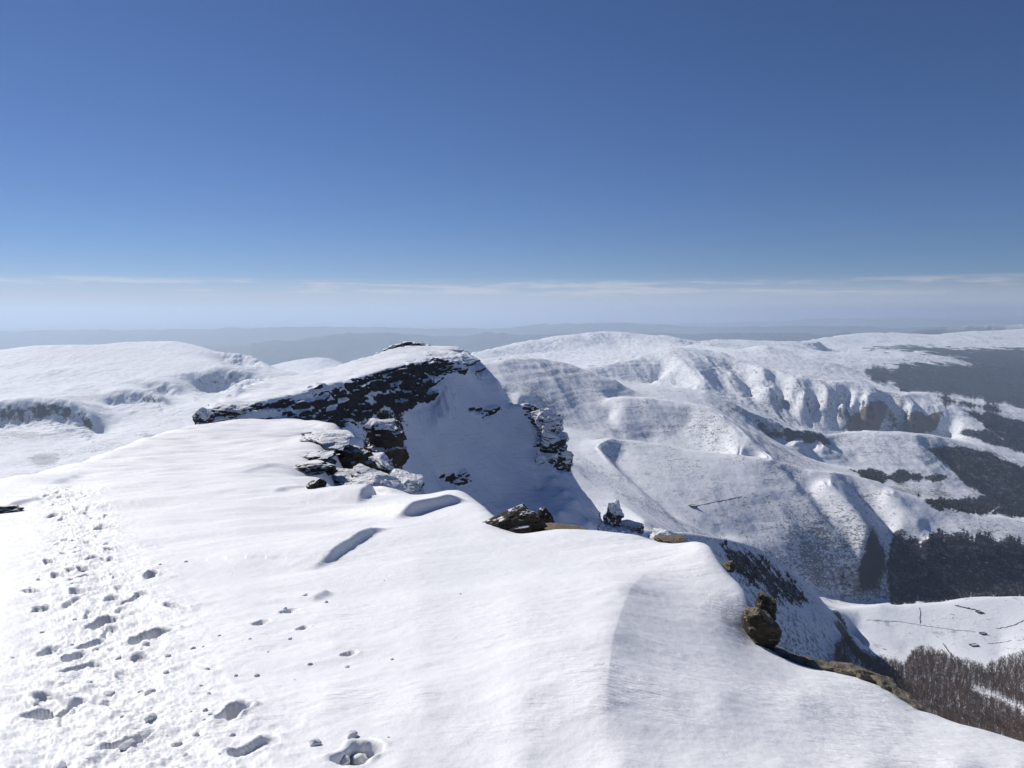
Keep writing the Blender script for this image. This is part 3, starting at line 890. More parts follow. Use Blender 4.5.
# ledges in the strata
led = sstep(.15, .5, slp) * rough
Z += led * sc_ * 1.6 * pn2(Z / 9 + .6 * pn2(X / 160, Y / 160, 6), X / 400, 23)
n = normals(X, Y, Z)
jit = 5 * fbm2(X / sc_, Y / sc_, 60, 4, .6, 51)


def mask(poly, soft=3, j=1.0, dmin=0, dmax=1e9):
    return sstep(-soft * 1.9, soft * 1.9, poly_sd(PX, PY, poly) + j * jit) * (Y > dmin) * (Y < dmax)


wood = mask([(925, 448), (958, 447), (985, 453), (1024, 469), (1120, 483), (1120, 524), (1024, 518), (992, 514), (1000, 506), (992, 498), (966, 485), (946, 463)], 1.6, .3, 1500)
wood = np.maximum(wood, mask([(845, 469), (870, 471), (920, 473), (950, 477), (935, 482), (900, 481), (876, 487), (862, 478)], 2, .7, 1500))
wood = np.maximum(wood, .9 * mask([(915, 493), (935, 501), (965, 497), (990, 497), (1005, 505), (975, 516), (950, 512), (925, 506)], 2, .8, 1400))
wood = np.maximum(wood, .95 * mask([(880, 560), (893, 538), (930, 536), (960, 530), (1000, 541), (1120, 545), (1120, 602), (985, 600), (940, 606), (900, 608), (885, 590)], 5, 1.6, 1060, 1480))
wood = np.maximum(wood, mask([(963, 412), (985, 414), (1024, 423), (1120, 432), (1120, 464), (1024, 453), (990, 443), (958, 434), (964, 429), (985, 431), (1003, 440)], 1.6, .4, 2650))
wood = np.maximum(wood, .8 * mask([(938, 397), (965, 401), (995, 406), (1002, 412), (970, 411), (945, 404)], 3, 1.2, 2900, 3600))
wood = np.maximum(wood, .75 * mask([(718, 545), (745, 550), (772, 566), (800, 590), (815, 606), (790, 606), (758, 590), (735, 575)], 4, 1.2, 500, 900))
snowline = sstep(-385, -430, Z + 28 * fbm2(X, Y, 500, 5, .6, 71)) * sstep(3900, 4600, Y) * sstep(700, 860, PX)
wood = np.maximum(wood, snowline)
wood = np.maximum(wood, .9 * mask([(864, 348), (920, 345), (960, 349), (1000, 348), (1120, 346), (1120, 372), (1000, 366), (964, 359), (940, 355.5), (919, 352), (890, 349.6)], 1.5, .6, 5500, 9300))
wood = np.maximum(wood, .95 * mask([(880, 369), (905, 363), (925, 363), (960, 365), (1000, 370), (1120, 376), (1120, 425), (1024, 408), (998, 402), (973, 400), (950, 395), (926, 391), (897, 390), (875, 379), (860, 370)], 3, 1.2, 3600, 6450))
bracken = np.maximum(mask([(832, 434), (852, 416), (878, 404), (893, 407), (886, 420), (876, 434)], 4, .8, 2700, 3500), mask([(903, 436), (912, 414), (942, 415), (938, 426), (930, 437)], 2, .5, 2700, 3500))
scrub = .22 * sstep(.1, .6, slp) + .38 * mask([(790, 510), (830, 520), (860, 560), (890, 600), (840, 604), (800, 570)], 8, 1.5, 900, 1400) + .25 * sstep(650, 800, PX) * sstep(-.2, .5, pn2(X / 300, Y / 300, 41))
scrub = np.maximum(scrub, .55 * mask([(864, 480), (940, 485), (960, 500), (900, 500)], 4, 1, 1500, 2300))
scrub = scrub * (1 - smooth_field) - 1.0 * smooth_field
scrub = np.maximum(scrub, .28 * mask([(836, 652), (857, 655), (880, 668), (905, 672), (920, 655), (960, 668), (1000, 672), (1100, 660), (1100, 780), (840, 780)], 4, .6, 420, 880))
cliff = np.maximum(.8 * mask([(762, 427), (795, 428), (830, 437), (848, 444), (835, 447), (800, 443), (766, 442)], 3, .8, 1900, 2500), .45 * mask([(650, 428), (680, 425), (715, 425), (728, 440), (712, 452), (660, 448)], 3, 1, 1550, 1900))
cliff = np.maximum(cliff, .35 * mask([(548, 400), (575, 384), (592, 376), (592, 383), (560, 400)], 2, .5, 1300, 2200))
for q in (np.s_[0, :], np.s_[:, 0], np.s_[:, -1], np.s_[-1, :]):
    Z[q] -= 200
east = link('mountain_range', np.stack([X, Y, Z], -1).reshape(-1, 3), grid_faces(*X.shape), M_EAST, attrs={'rock': cliff, 'scrub': scrub, 'wood': wood, 'bracken': bracken})
tag(east, 'folded snowy mountains with gullies, ribbed ridges and dark woods on the right', 'mountains', kind='structure')
E_X, E_Y, E_Z, E_PX, E_PY, E_wood = X, Y, Z, PX, PY, wood

# ------------------------------------------------------------------ 5. lowland and distant ranges
us = np.linspace(-1.1, 1.1, 900)
vs = np.linspace(math.log(4200), math.log(120000), 520)
U, V = np.meshgrid(us, vs)
Y = np.exp(V); X = U * Y
Z = -1080 + 60 * fbm2(X, Y, 7000, 5, .55, 3) + EYE
hl = np.clip(ridged2(X, Y * .7, 9000, 5, .5, 8) + .1, 0, 2)
Z += sstep(9000, 20000, Y) * 140 * hl
PXf = 512 + U * F


def far_range(d, wid, prof, rough):
    """a mountain range across the plain: crest rows by column"""
    global Z
    xs = [p[0] for p in prof]; hs = [EYE - h_of(p[1]) * d for p in prof]
    crest = np.interp(PXf, xs, hs, left=-1080, right=hs[-1])
    e = np.exp(-((Y - d - .05 * d * pn2(X / (d * .2), 0 * X, 4)) / wid) ** 2)
    zz = -1080 + (crest + 1080) * e * (1 + rough * ridged2(X, Y, wid * .8, 5, .55, int(d) % 37) * (1 - .3 * e)) / (1 + rough * .6)
    Z = np.maximum(Z, zz)


far_range(17000, 2500, [(250, 345), (330, 337), (390, 335), (430, 336), (480, 336), (520, 334), (640, 336)], .25)
far_range(26000, 3500, [(-200, 333), (120, 331), (300, 329), (360, 328), (470, 330), (520, 326), (600, 324), (660, 326), (700, 328)], .25)
far_range(42000, 5000, [(640, 327), (680, 324), (740, 322.5), (780, 322), (805, 320), (850, 319), (885, 318.5), (915, 317.5), (930, 320), (960, 321), (1100, 320)], .18)
far_range(14000, 1600, [(880, 340), (925, 331.5), (945, 329.5), (958, 328), (1000, 328), (1100, 327)], .15)
far_range(62000, 6000, [(905, 322), (940, 318), (960, 315), (975, 311.5), (990, 313), (1005, 312.5), (1024, 308.5), (1050, 311), (1100, 310), (1300, 314)], .2)
tl = NT('lowland')
tc = tl.coords()
sepp = tl.n('ShaderNodeSeparateXYZ'); tl.t.links.new(tc, sepp.inputs[0])
nz1 = tl.noise(tc, 1 / 2600, 6, .62); nz2 = tl.noise(tl.coords(1, .4, 1), 1 / 9000, 5, .6)
alt = tl.math('ADD', sepp.outputs[2], tl.math('MULTIPLY', tl.math('SUBTRACT', nz1, .5), 500))
fsn = tl.ramp(alt, -420, -160)
ground = tl.mix(tl.ramp(nz2, .4, .62), (.035, .045, .035, 1), (.10, .105, .085, 1))
fsn2 = tl.math('MULTIPLY', tl.ramp(tl.math('ADD', nz2, tl.math('MULTIPLY', nz1, .5)), .88, .93), .5)
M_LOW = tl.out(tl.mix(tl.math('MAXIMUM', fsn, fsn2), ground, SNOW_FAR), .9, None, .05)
low = link('lowland_terrain', np.stack([X, Y, Z], -1).reshape(-1, 3), grid_faces(*X.shape), M_LOW)
tag(low, 'hazy blue lowland with distant ranges fading into the horizon', 'land', kind='structure')

# ------------------------------------------------------------------ rocks
def rock_mesh(size, seed, n=14, strata=.5, rough=.3, power=4.0):
    """an angular block: a rounded cuboid broken up by noise and bedding; returns verts, quads"""
    vs_, fs_ = [], []
    g = np.linspace(-1, 1, n + 1)
    off = 0
    for ax in range(3):
        for s in (-1, 1):
            a, b = np.meshgrid(g, g)
            p = np.zeros((n + 1, n + 1, 3))
            p[..., ax] = s; p[..., (ax + 1) % 3] = a; p[..., (ax + 2) % 3] = b
            f = grid_faces(n + 1, n + 1)
            if s < 0: f = f[:, ::-1]
            vs_.append(p.reshape(-1, 3)); fs_.append(f + off); off += (n + 1) ** 2
    v = np.concatenate(vs_); f = np.concatenate(fs_)
    key = {}; idx = np.empty(len(v), int); uniq = []
    for i, q in enumerate(map(tuple, np.round(v, 5))):
        if q not in key:
            key[q] = len(uniq); uniq.append(q)
        idx[i] = key[q]
    v = np.array(uniq); f = idx[f]
    r = (np.abs(v) ** power).sum(1) ** (1 / power)
    v = v / r[:, None]
    dirn = v / np.linalg.norm(v, axis=1, keepdims=True)
    rr = np.random.default_rng(seed * 7 + 1)
    for _ in range(18):
        q = rr.normal(size=3); q[2] *= .75; q /= np.linalg.norm(q)
        lim = rr.uniform(.62, .95)
        e = v @ q - lim
        v = v - np.where(e > 0, e, 0)[:, None] * q * .92
    rough *= .55
    nz = pn3(v[:, 0] * 1.1, v[:, 1] * 1.1, v[:, 2] * 1.1, seed) + .5 * pn3(v[:, 0] * 2.6, v[:, 1] * 2.6, v[:, 2] * 2.6, seed + 3) + .3 * pn3(v[:, 0] * 6, v[:, 1] * 6, v[:, 2] * 6, seed + 5)
    bed = pn2(np.floor(v[:, 2] * 3.0 + .5 * pn2(v[:, 0], v[:, 1], seed)) * 1.7, np.arctan2(v[:, 1], v[:, 0]) * .8, seed + 9)
    v = v * (1 + rough * nz)[:, None]
    v[:, :2] *= (1 + strata * .35 * bed)[:, None]
    return v * (np.array(size) / 2), f


def place_rock(name, px, py, d, size, seed, mat, label, cat='rock', group=None, rot=0.0, n=14, strata=.5, rough=.3, power=4.0, tilt=0.0, sink=0.0):
    """size = width, depth, height in metres; the pixel is the middle of the visible block"""
    v, f = rock_mesh([k_ * (1.22 if d > 8 else 1.06) for k_ in size], seed, n, strata, rough, power)
    c, s = math.cos(rot), math.sin(rot)
    ct, stt = math.cos(tilt), math.sin(tilt)
    v = np.stack([v[:, 0] * ct + v[:, 2] * stt, v[:, 1], -v[:, 0] * stt + v[:, 2] * ct], -1)
    v = np.stack([v[:, 0] * c - v[:, 1] * s, v[:, 0] * s + v[:, 1] * c, v[:, 2]], -1)
    o = link(name, v, f, mat, smooth=n < 12)
    p = pt(px, py, d)
    if sink < 0:      # bedded in the slope where the sight line meets it
        p = A.hit(px, py + (max(4, size[2] * .35 * F / d) if d < 8 else 0), 2, 60); p.z += size[2] * .1
    o.location = (p.x, p.y, p.z - max(sink, 0))
    tag(o, label, cat, group)
    return o


def pxm(npx, d):
    return npx * d / F


# rocks on the near edge
dd = 2.36 / h_of(640)
place_rock('boulder', 762, 626, dd, (pxm(40, dd), .30, pxm(40, dd)), 4, M_ROCK_LIT_TOP, 'pale topped boulder jutting out of the snow lip on the right', 'boulder', n=22, rough=.20, power=5, rot=.3, tilt=.1)
dd = 2.3 / h_of(600)
place_rock('rock', 765, 601, dd * 1.22, (pxm(17, dd * 1.2), .18, pxm(24, dd * 1.2)), 9, M_ROCK_LIT_TOP, 'small dark rock peeping out just behind the pale topped boulder', sink=-1, n=16, rough=.25, rot=.6)
dd = 2.45 / h_of(566)
place_rock('rock', 729, 564, dd, (pxm(15, dd), .14, pxm(10, dd)), 12, M_ROCK_LIT_TOP, 'tiny brown rock on the snow lip in the gap between two drifts', sink=-1, n=12, rough=.25)
dd = 2.72 / h_of(532)
place_rock('rock', 515, 529, dd, (pxm(60, dd), .50, pxm(42, dd)), 21, M_ROCK_DARK, 'dark brown block with a snow cap sticking out of the edge in the middle', n=24, rough=.22, power=5, tilt=-.1)
place_rock('rock', 543, 525, dd * 1.06, (pxm(20, dd), .3, pxm(28, dd)), 24, M_ROCK_DARK, 'narrow dark rock leaning on the right side of the snow capped block', n=16, rough=.25)
place_rock('rock_slab', 565, 532, 2.74 / h_of(532), (pxm(52, dd), .4, pxm(9, dd)), 31, M_ROCK_LIT_TOP, 'flat tan slab lying in the snow beside the dark snow capped block', n=16, rough=.2, tilt=.05)
dd = 2.55 / h_of(540)
place_rock('rock_slab', 670, 540.5, dd, (pxm(26, dd), .22, pxm(6, dd)), 35, M_ROCK_LIT_TOP, 'thin tan slab on the far snow lip to the right of the drift crest', n=14, rough=.22)
place_rock('rock', 4, 511, 3.55 / h_of(511), (.55, .4, .16), 37, M_ROCK_DARK, 'dark rock under a snow step at the far left of the snowfield', n=14)

# tan ledge along the right-hand edge, in separate slabs
ledge = [(778, 653.5), (800, 660), (822, 666.5), (846, 669.5), (868, 674.5), (888, 684), (904, 695), (917, 705)]
for i, (px, py) in enumerate(ledge):
    w = [32, 34, 30, 32, 30, 28, 24, 22][i]
    dl = 2.47 / h_of(py)
    words = ['first', 'second', 'third', 'fourth', 'fifth', 'sixth', 'seventh', 'lowest'][i]
    place_rock('rock_slab', px, py, dl, (pxm(w * 1.15, dl), .16, pxm(10 if i < 6 else 6, dl)), 40 + i, M_LEDGE,
               'tan rock slab of the ledge along the right snow edge, %s down from the boulder' % words, group='rock slabs along the right edge', n=14, rough=.28, tilt=.35 if i > 3 else .18, power=3.2)

# outcrop on the edge in the middle distance
oc = 'rocks of the outcrop on the ridge edge'
for px, py, d, sz, seed, mat, lab, tl_ in (
        (347, 457, 30.0, (39, 1.6, 26), 51, M_ROCK_DARK, 'largest black block of the outcrop with a thick snow roof', 0),
        (312, 457, 28.5, (34, 1.4, 9), 52, M_ROCK_DARK, 'upper thin black slab poking from the snow left of the largest block', -.12),
        (313, 467, 25.5, (38, 1.3, 10), 53, M_ROCK_DARK, 'lower thin black slab poking from the snow left of the largest block', -.05),
        (326, 464, 27.0, (16, 1.0, 18), 54, M_ROCK_DARK, 'squat dark stone wedged under the lower thin slab', 0),
        (315, 486, 19.5, (13, .5, 13), 55, M_ROCK_DARK, 'lone dark stone under a snow pillow below the thin slabs', .2),
        (340, 480, 22.5, (50, 1.3, 22), 56, M_ROCK_RIME, 'frosted grey block below the largest black block of the outcrop', .15),
        (372, 486, 24.0, (54, 1.5, 22), 57, M_ROCK_RIME, 'long frosted slab sloping right at the foot of the outcrop', .35),
        (407, 489, 26.0, (34, 1.6, 22), 58, M_ROCK_RIME, 'rounded frosted boulder at the right end of the outcrop', .2),
        (378, 466, 36.0, (44, 2.0, 20), 59, M_ROCK_RIME, 'tilted frosted slab behind the outcrop below the speckled buttress', .5),
        (386, 446, 62.0, (40, 3.6, 46), 60, M_ROCK_RIME, 'speckled rime covered buttress standing in front of the shaded face', .05),
        (330, 438, 42.0, (50, 3.0, 12), 61, M_ROCK_RIME, 'low frosted ledge at the crest above the largest black block', .08)):
    if px < 345:
        p_ = A.hit(px, py + sz[2] * .3, 8, 60); d = p_.y
    place_rock('rock', px, py, d, (pxm(sz[0], d), sz[1], pxm(sz[2], d)), seed, mat, lab, group=oc, n=26, strata=.9, rough=.26, tilt=tl_, power=5)

# rocks on the crag
cg = 'rocks along the top of the crag'
crag_rocks = [(386, 350, 252, 7, 4), (392, 347.5, 254, 8, 4.5), (399, 345.5, 257, 9, 5), (407, 344, 259, 9, 5), (414, 343.8, 260, 8, 4.5), (420, 344.5, 261, 8, 4), (427, 345.5, 261, 7, 3.5), (379, 353.5, 248, 5, 3)]
for i, (px, py, d, w, h_) in enumerate(crag_rocks):
    o = place_rock('rock', px, py + .6, d, (pxm(w, d), 3, pxm(h_, d)), 70 + i, M_ROCK_RIME, 'small black rock in the jagged row on the very top of the crag', group=cg, n=10, rough=.45, strata=.8)
for px, py, d, w, h_, seed, lab in (
        (204, 419, 146, 17, 20, 81, 'dark rock nose at the left tip of the crag'),
        (229, 410, 153, 26, 12, 82, 'low rock between the left tip and the cliff of the crag'),
        (545, 424, 232, 30, 26, 83, 'upper snowy pinnacle of the rock rib right of the shaded face'),
        (553, 441, 229, 28, 26, 84, 'middle dark rock tower of the rib right of the shaded face'),
        (547, 462, 224, 22, 20, 85, 'lowest dark tooth of the rib beside the edge of the shadow'),
        (563, 462, 226, 18, 20, 86, 'right hand dark tooth at the foot of the rock rib'),
        (613, 522, 206, 18, 34, 87, 'tall thin black pinnacle rising behind the middle snow lip'),
        (628, 530, 209, 26, 16, 88, 'frosted rock heap right of the tall thin pinnacle'),
        (597, 534, 206, 26, 12, 89, 'frosted low rocks left of the tall thin pinnacle'),
        (668, 541, 196, 30, 16, 90, 'dark shaded rock step below the snow lip beside the thin tan slab')):
    place_rock('rock_tower' if h_ > 24 else 'rock', px, py, d, (pxm(w, d), pxm(w, d) * .9, pxm(h_, d)), seed, M_RIB, lab, group='rocks of the crag and its rib', n=26, rough=.38, strata=1.0, power=4)

# loose snow clods beside the trail
clod_v, clod_f = rock_mesh((1, 1, .7), 91, 6, .2, .3, 2.6)
proto = None
spots = [(303, 629, .075), (305, 600, .05), (285, 610, .045), (326, 603, .06), (232, 735, .04), (207, 670, .05), (193, 648, .05), (203, 646, .035), (166, 672, .045), (42, 630, .05), (74, 616, .05), (315, 748, .08),
         (352, 740, .09), (360, 752, .11), (344, 757, .09), (368, 762, .08), (150, 716, .08), (128, 748, .09), (146, 645, .08), (118, 655, .05), (150, 690, .07), (176, 742, .07), (205, 712, .045), (236, 676, .04),
         (257, 676, .05), (350, 654, .045), (347, 668, .04), (392, 660, .03), (460, 596, .03), (384, 582, .03), (60, 770, .09), (90, 742, .07), (196, 735, .05), (140, 690, .05), (95, 648, .05), (72, 640, .04), (168, 655, .05),
         (110, 690, .06), (36, 700, .05), (30, 590, .05), (38, 579, .06), (186, 564, .06), (160, 566, .05), (310, 666, .04), (290, 640, .04), (268, 652, .03), (250, 640, .03)]
for k in range(50):
    a = RNG.uniform(0, len(path) - 2.01); i = int(a)
    x = path[i][0] + (path[i + 1][0] - path[i][0]) * (a - i) + RNG.normal(0, .5); y = path[i][1] + (path[i + 1][1] - path[i][1]) * (a - i) + RNG.normal(0, .4)
    spots.append((x, y, RNG.uniform(.012, .04), 1))
us = np.concatenate([np.linspace(-1.5, -.80, 90)[:-1], np.linspace(-.80, .80, 1300), np.linspace(.80, 1.5, 90)[1:]])
vs = np.linspace(math.log(1.1), math.log(100), 1000)
for s in spots:
    if len(s) == 4:
        x, y = s[0], s[1]
    else:
        p = A.hit(s[0], s[1], 1.3, 60); x, y = p.x, p.y
    if y < 1.6:
        continue
    if proto is None:
        proto = link('snow_clod', clod_v, clod_f, M_SNOW)
        o = proto
    else:
        o = proto.copy(); COL.objects.link(o)
    r = s[2] * .62
    o.location = (x, y, a_height(x, y) + r * .16)
    o.scale = (r * random.uniform(.8, 1.4), r * random.uniform(.8, 1.3), r * random.uniform(.7, 1.1))
    o.rotation_euler = (random.uniform(-.3, .3), random.uniform(-.3, .3), random.uniform(0, 6.28))
    tag(o, 'small loose clod of white snow lying on the snow beside the boot trail', 'snow clod', 'loose snow clods by the boot trail')


# ------------------------------------------------------------------ trees
class Tri:
    def __init__(self): self.v = []; self.f = []

    def tube(self, a, b, r0, r1, k=4):
        a = Vector(a); b = Vector(b); d = (b - a).normalized()
        x = d.orthogonal().normalized(); y = d.cross(x)
        o = len(self.v)
        for p, r in ((a, r0), (b, r1)):
            for i in range(k):
                t = 2 * math.pi * i / k
                self.v.append(tuple(p + x * r * math.cos(t) + y * r * math.sin(t)))
        for i in range(k):
            j = (i + 1) % k
            self.f.append((o + i, o + j, o + k + j)); self.f.append((o + i, o + k + j, o + k + i))


def tree_parts(rnd, h):
    tr, cr = Tri(), Tri()
    lean = Vector((rnd.uniform(-.06, .06), rnd.uniform(-.06, .06), 1)) * h
    q = [Vector((0, 0, 0)) + lean * t + Vector((rnd.uniform(-.15, .15), rnd.uniform(-.15, .15), 0)) * (t > 0) for t in (0, .35, .6, .8)]
    r = [.24, .18, .12, .06]
    for i in range(3):
        tr.tube(q[i], q[i + 1], r[i], r[i + 1], 5)
    for k in range(22):
        t = rnd.uniform(.2, .8)
        i = 0 if t < .35 else (1 if t < .6 else 2)
        tt = (0, .35, .6, .8)
        p = q[i].lerp(q[i + 1], (t - tt[i]) / (tt[i + 1] - tt[i]))
        a = rnd.uniform(0, 6.28); L = h * rnd.uniform(.18, .36) * (1.15 - .5 * t)
        d = Vector((math.cos(a) * .75, math.sin(a) * .75, rnd.uniform(.5, 1.3))).normalized()
        e = p + d * L
        cr.tube(p, e, .07, .035, 3)
        for m in range(6):
            s = p.lerp(e, rnd.uniform(.35, 1))
            dv = (d + Vector((rnd.gauss(0, .5), rnd.gauss(0, .5), rnd.gauss(.15, .35)))).normalized()
            e2 = s + dv * L * rnd.uniform(.3, .6)
            cr.tube(s, e2, .045, .02, 3)
    return tr, cr


tree_protos = []
for i in range(5):
    rnd = random.Random(100 + i)
    root = bpy.data.objects.new('bare_tree', None)
    COL.objects.link(root)
    tr, cr = tree_parts(rnd, 11)
    link('trunk', tr.v, tr.f, M_TRUNK, root, smooth=False)
    link('crown', cr.v, cr.f, M_TWIG, root, smooth=False)
    tree_protos.append((root, tr, cr))
grove = [(838, 650), (846, 645), (853, 648), (857, 655), (875, 664), (884, 664), (905, 670), (915, 655), (922, 651), (935, 655), (950, 662), (965, 666), (985, 672), (1000, 666), (1024, 658), (1100, 655), (1100, 780), (960, 735), (915, 712), (880, 690), (850, 676), (835, 668)]
lane = [(975, 690), (1000, 700), (1024, 712), (1024, 718), (1000, 706), (970, 694)]
msk = (poly_sd(E_PX, E_PY, grove) > 0) & (E_Y > 450) & (E_Y < 900) & ~(poly_sd(E_PX, E_PY, lane) > -2) & (E_PX < 1050)
cand = np.argwhere(msk)
RNG.shuffle(cand)
cell = {}; chosen = []
for j, i in cand:
    x, y, z = E_X[j, i], E_Y[j, i], E_Z[j, i]
    key = (int(x // 4.4), int(y // 5.2))
    if key in cell:
        continue
    cell[key] = 1; chosen.append((y, x, z))
# the 300 that show largest: nearest, inside the frame and not hidden behind the near edge
chosen.sort()


def frame_of(x, y, z):
    return to_px(np.array(x / y), np.array((EYE - z) / y))


edge_px = [(p[0], p[1]) for p in edge]


def clear_of_edge(x, y, z):
    px, py = frame_of(x, y, z + 9)
    lim = np.interp(px, [p[0] for p in edge_px if p[0] > 760], [p[1] for p in edge_px if p[0] > 760])
    return px < 1020 and py < lim - 3


single = [c for c in chosen if clear_of_edge(c[1], c[0], c[2])]
singles = single[:290]
rest = single[290:] + [c for c in chosen if not clear_of_edge(c[1], c[0], c[2])]
used = set()
for k, (y, x, z) in enumerate(singles):
    vi = k % 5
    root0 = tree_protos[vi][0]
    if vi not in used:
        root = root0; used.add(vi)
    else:
        root = root0.copy(); COL.objects.link(root)
        for ch in list(root0.children):
            c = ch.copy(); COL.objects.link(c); c.parent = root
    root.location = (x, y, z - .3)
    s = random.uniform(.75, 1.2)
    root.scale = (s, s, s * random.uniform(.9, 1.15)); root.rotation_euler = (0, 0, random.uniform(0, 6.28))
    tag(root, 'leafless brown tree in the wood on the slope below the rock ledge', 'tree', 'leafless trees below the rock ledge')
bv, bf = [], []
off = 0
for k, (y, x, z) in enumerate(rest[:2600]):
    _, tr, cr = tree_protos[k % 5]
    s = random.uniform(.75, 1.15); a = random.uniform(0, 6.28)
    for t in (tr, cr):
        v = np.array(t.v) * s
        v = np.stack([v[:, 0] * math.cos(a) - v[:, 1] * math.sin(a) + x, v[:, 0] * math.sin(a) + v[:, 1] * math.cos(a) + y, v[:, 2] + z - .3], -1)
        bv.append(v); bf.append(np.array(t.f) + off); off += len(v)
if bv:
    o = link('bare_woods', np.concatenate(bv), np.concatenate(bf), M_TWIG, smooth=False)
    tag(o, 'rest of the leafless wood on the slope under the rock ledge', 'woods', kind='stuff')

# far woods that read as one mass
wm = (E_wood > .55) & (E_Y < 3700) & (E_PX > 690) & (E_PX < 1060)
cand = np.argwhere(wm)
pick = cand[RNG.integers(0, len(cand), 15000)]
cell = {}; pts_ = []
for j, i in pick:
    y = E_Y[j, i]; key = (int(E_X[j, i] // 9), int(y // 9))
    if key in cell: continue
    cell[key] = 1; pts_.append((E_X[j, i], y, E_Z[j, i]))
P = np.array(pts_)
nT = len(P)
hgt = RNG.uniform(3, 7, nT)
V_, F_ = [], []
for q in range(9):
    a = RNG.uniform(0, 2 * np.pi, nT); el = RNG.uniform(.4, 1.4, nT); L = hgt * RNG.uniform(.5, .95, nT)
    tip = P + np.stack([np.cos(a) * np.cos(el) * L * .8, np.sin(a) * np.cos(el) * L * .8, np.sin(el) * L + hgt * .15], -1)
    w = hgt * RNG.uniform(.10, .18, nT)
    b0 = P + np.stack([-np.sin(a) * w, np.cos(a) * w, hgt * .05], -1); b1_ = P + np.stack([np.sin(a) * w, -np.cos(a) * w, hgt * .25], -1)
    V_.append(np.stack([b0, b1_, tip], 1).reshape(-1, 3))
Vt = np.concatenate(V_)
o = link('far_woods', Vt, np.arange(len(Vt)).reshape(-1, 3), M_WOOD, smooth=False)
tag(o, 'dark leafless woods covering the shaded valley slopes on the right', 'woods', kind='stuff')


# ------------------------------------------------------------------ walls and ruins on the pasture
def e_hit(px, py, dmin=330, dmax=1200):
    c = np.argmin(np.abs(us_e - uh(px, py)[0]))
    col_h = (EYE - E_Z[:, c]) / E_Y[:, c]
    h = uh(px, py)[1]
    k = np.nonzero((col_h <= h) & (E_Y[:, c] > dmin) & (E_Y[:, c] < dmax))[0]
    j = k[0] if len(k) else int(np.argmin(np.where((E_Y[:, c] > dmin) & (E_Y[:, c] < dmax), np.abs(col_h - h), 9)))
    return Vector((E_X[j, c], E_Y[j, c], E_Z[j, c]))


us_e = np.linspace((350 - 512) / F, (1110 - 512) / F, 1400)


def wall(name, pxs, hgt, wid, label, cat, dmin=780, dmax=1100, group=None):
    p = []
    for a, b in zip(pxs[:-1], pxs[1:]):
        n_ = max(2, int(math.hypot(b[0] - a[0], b[1] - a[1]) / 1.5))
        for i in range(n_):
            t = i / n_
            p.append(e_hit(a[0] + (b[0] - a[0]) * t, a[1] + (b[1] - a[1]) * t, dmin, dmax))
    p.append(e_hit(pxs[-1][0], pxs[-1][1], dmin, dmax))
    v, f = [], []
    for i, q in enumerate(p):
        d = (p[min(i + 1, len(p) - 1)] - p[max(i - 1, 0)]); d.z = 0
        s = Vector((-d.y, d.x, 0)).normalized() * wid * .5
        hh = hgt * random.uniform(.55, 1.15); jx = Vector((random.gauss(0, .2), random.gauss(0, .2), 0))
        for w, z in ((-1, -1.0), (-.8, hh), (.8, hh * random.uniform(.8, 1.1)), (1, -1.0)):
            v.append(q + s * w + jx + Vector((0, 0, z)))
    for i in range(len(p) - 1):
        for k in range(3):
            a = i * 4 + k
            f.append((a, a + 1, a + 5, a + 4))
    n4 = (len(p) - 1) * 4
    f.append((0, 3, 2, 1)); f.append((n4, n4 + 1, n4 + 2, n4 + 3))
    o = link(name, [tuple(x) for x in v], f, M_WALL, smooth=False)
    tag(o, label, cat, group)
    return o


wall('stone_wall', [(866, 620.5), (900, 622), (930, 627), (960, 631), (975, 632)], .35, .7, 'long thin stone wall crossing the white pasture', 'wall')
wall('stone_wall', [(955, 606), (966, 608.5), (974, 610), (984, 614)], 1.3, 1.4, 'dark broken stone wall on the upper white pasture', 'wall')
wall('stone_wall', [(996, 629), (1006, 628), (1015, 625), (1024, 621)], .5, .8, 'stone wall climbing to the right edge of the white pasture', 'wall')
wall('stone_wall', [(988, 644), (1000, 643), (1012, 641)], .35, .7, 'faint short stone wall right of the lower ruin on the pasture', 'wall')
wall('field_fence', [(920, 608), (920, 616), (920, 624)], .7, .35, 'straight thin fence line running up the white pasture', 'fence')
wall('hedge_bank', [(943, 644), (948, 651), (954, 658), (958, 663)], .8, .9, 'dark bank line at the left of the lower pasture above the wood', 'bank')
wall('stone_wall', [(693, 507), (712, 503), (728, 500), (742, 497)], .5, .7, 'thin dark wall crossing the grey flank behind the snow lip', 'wall', 850, 1350)


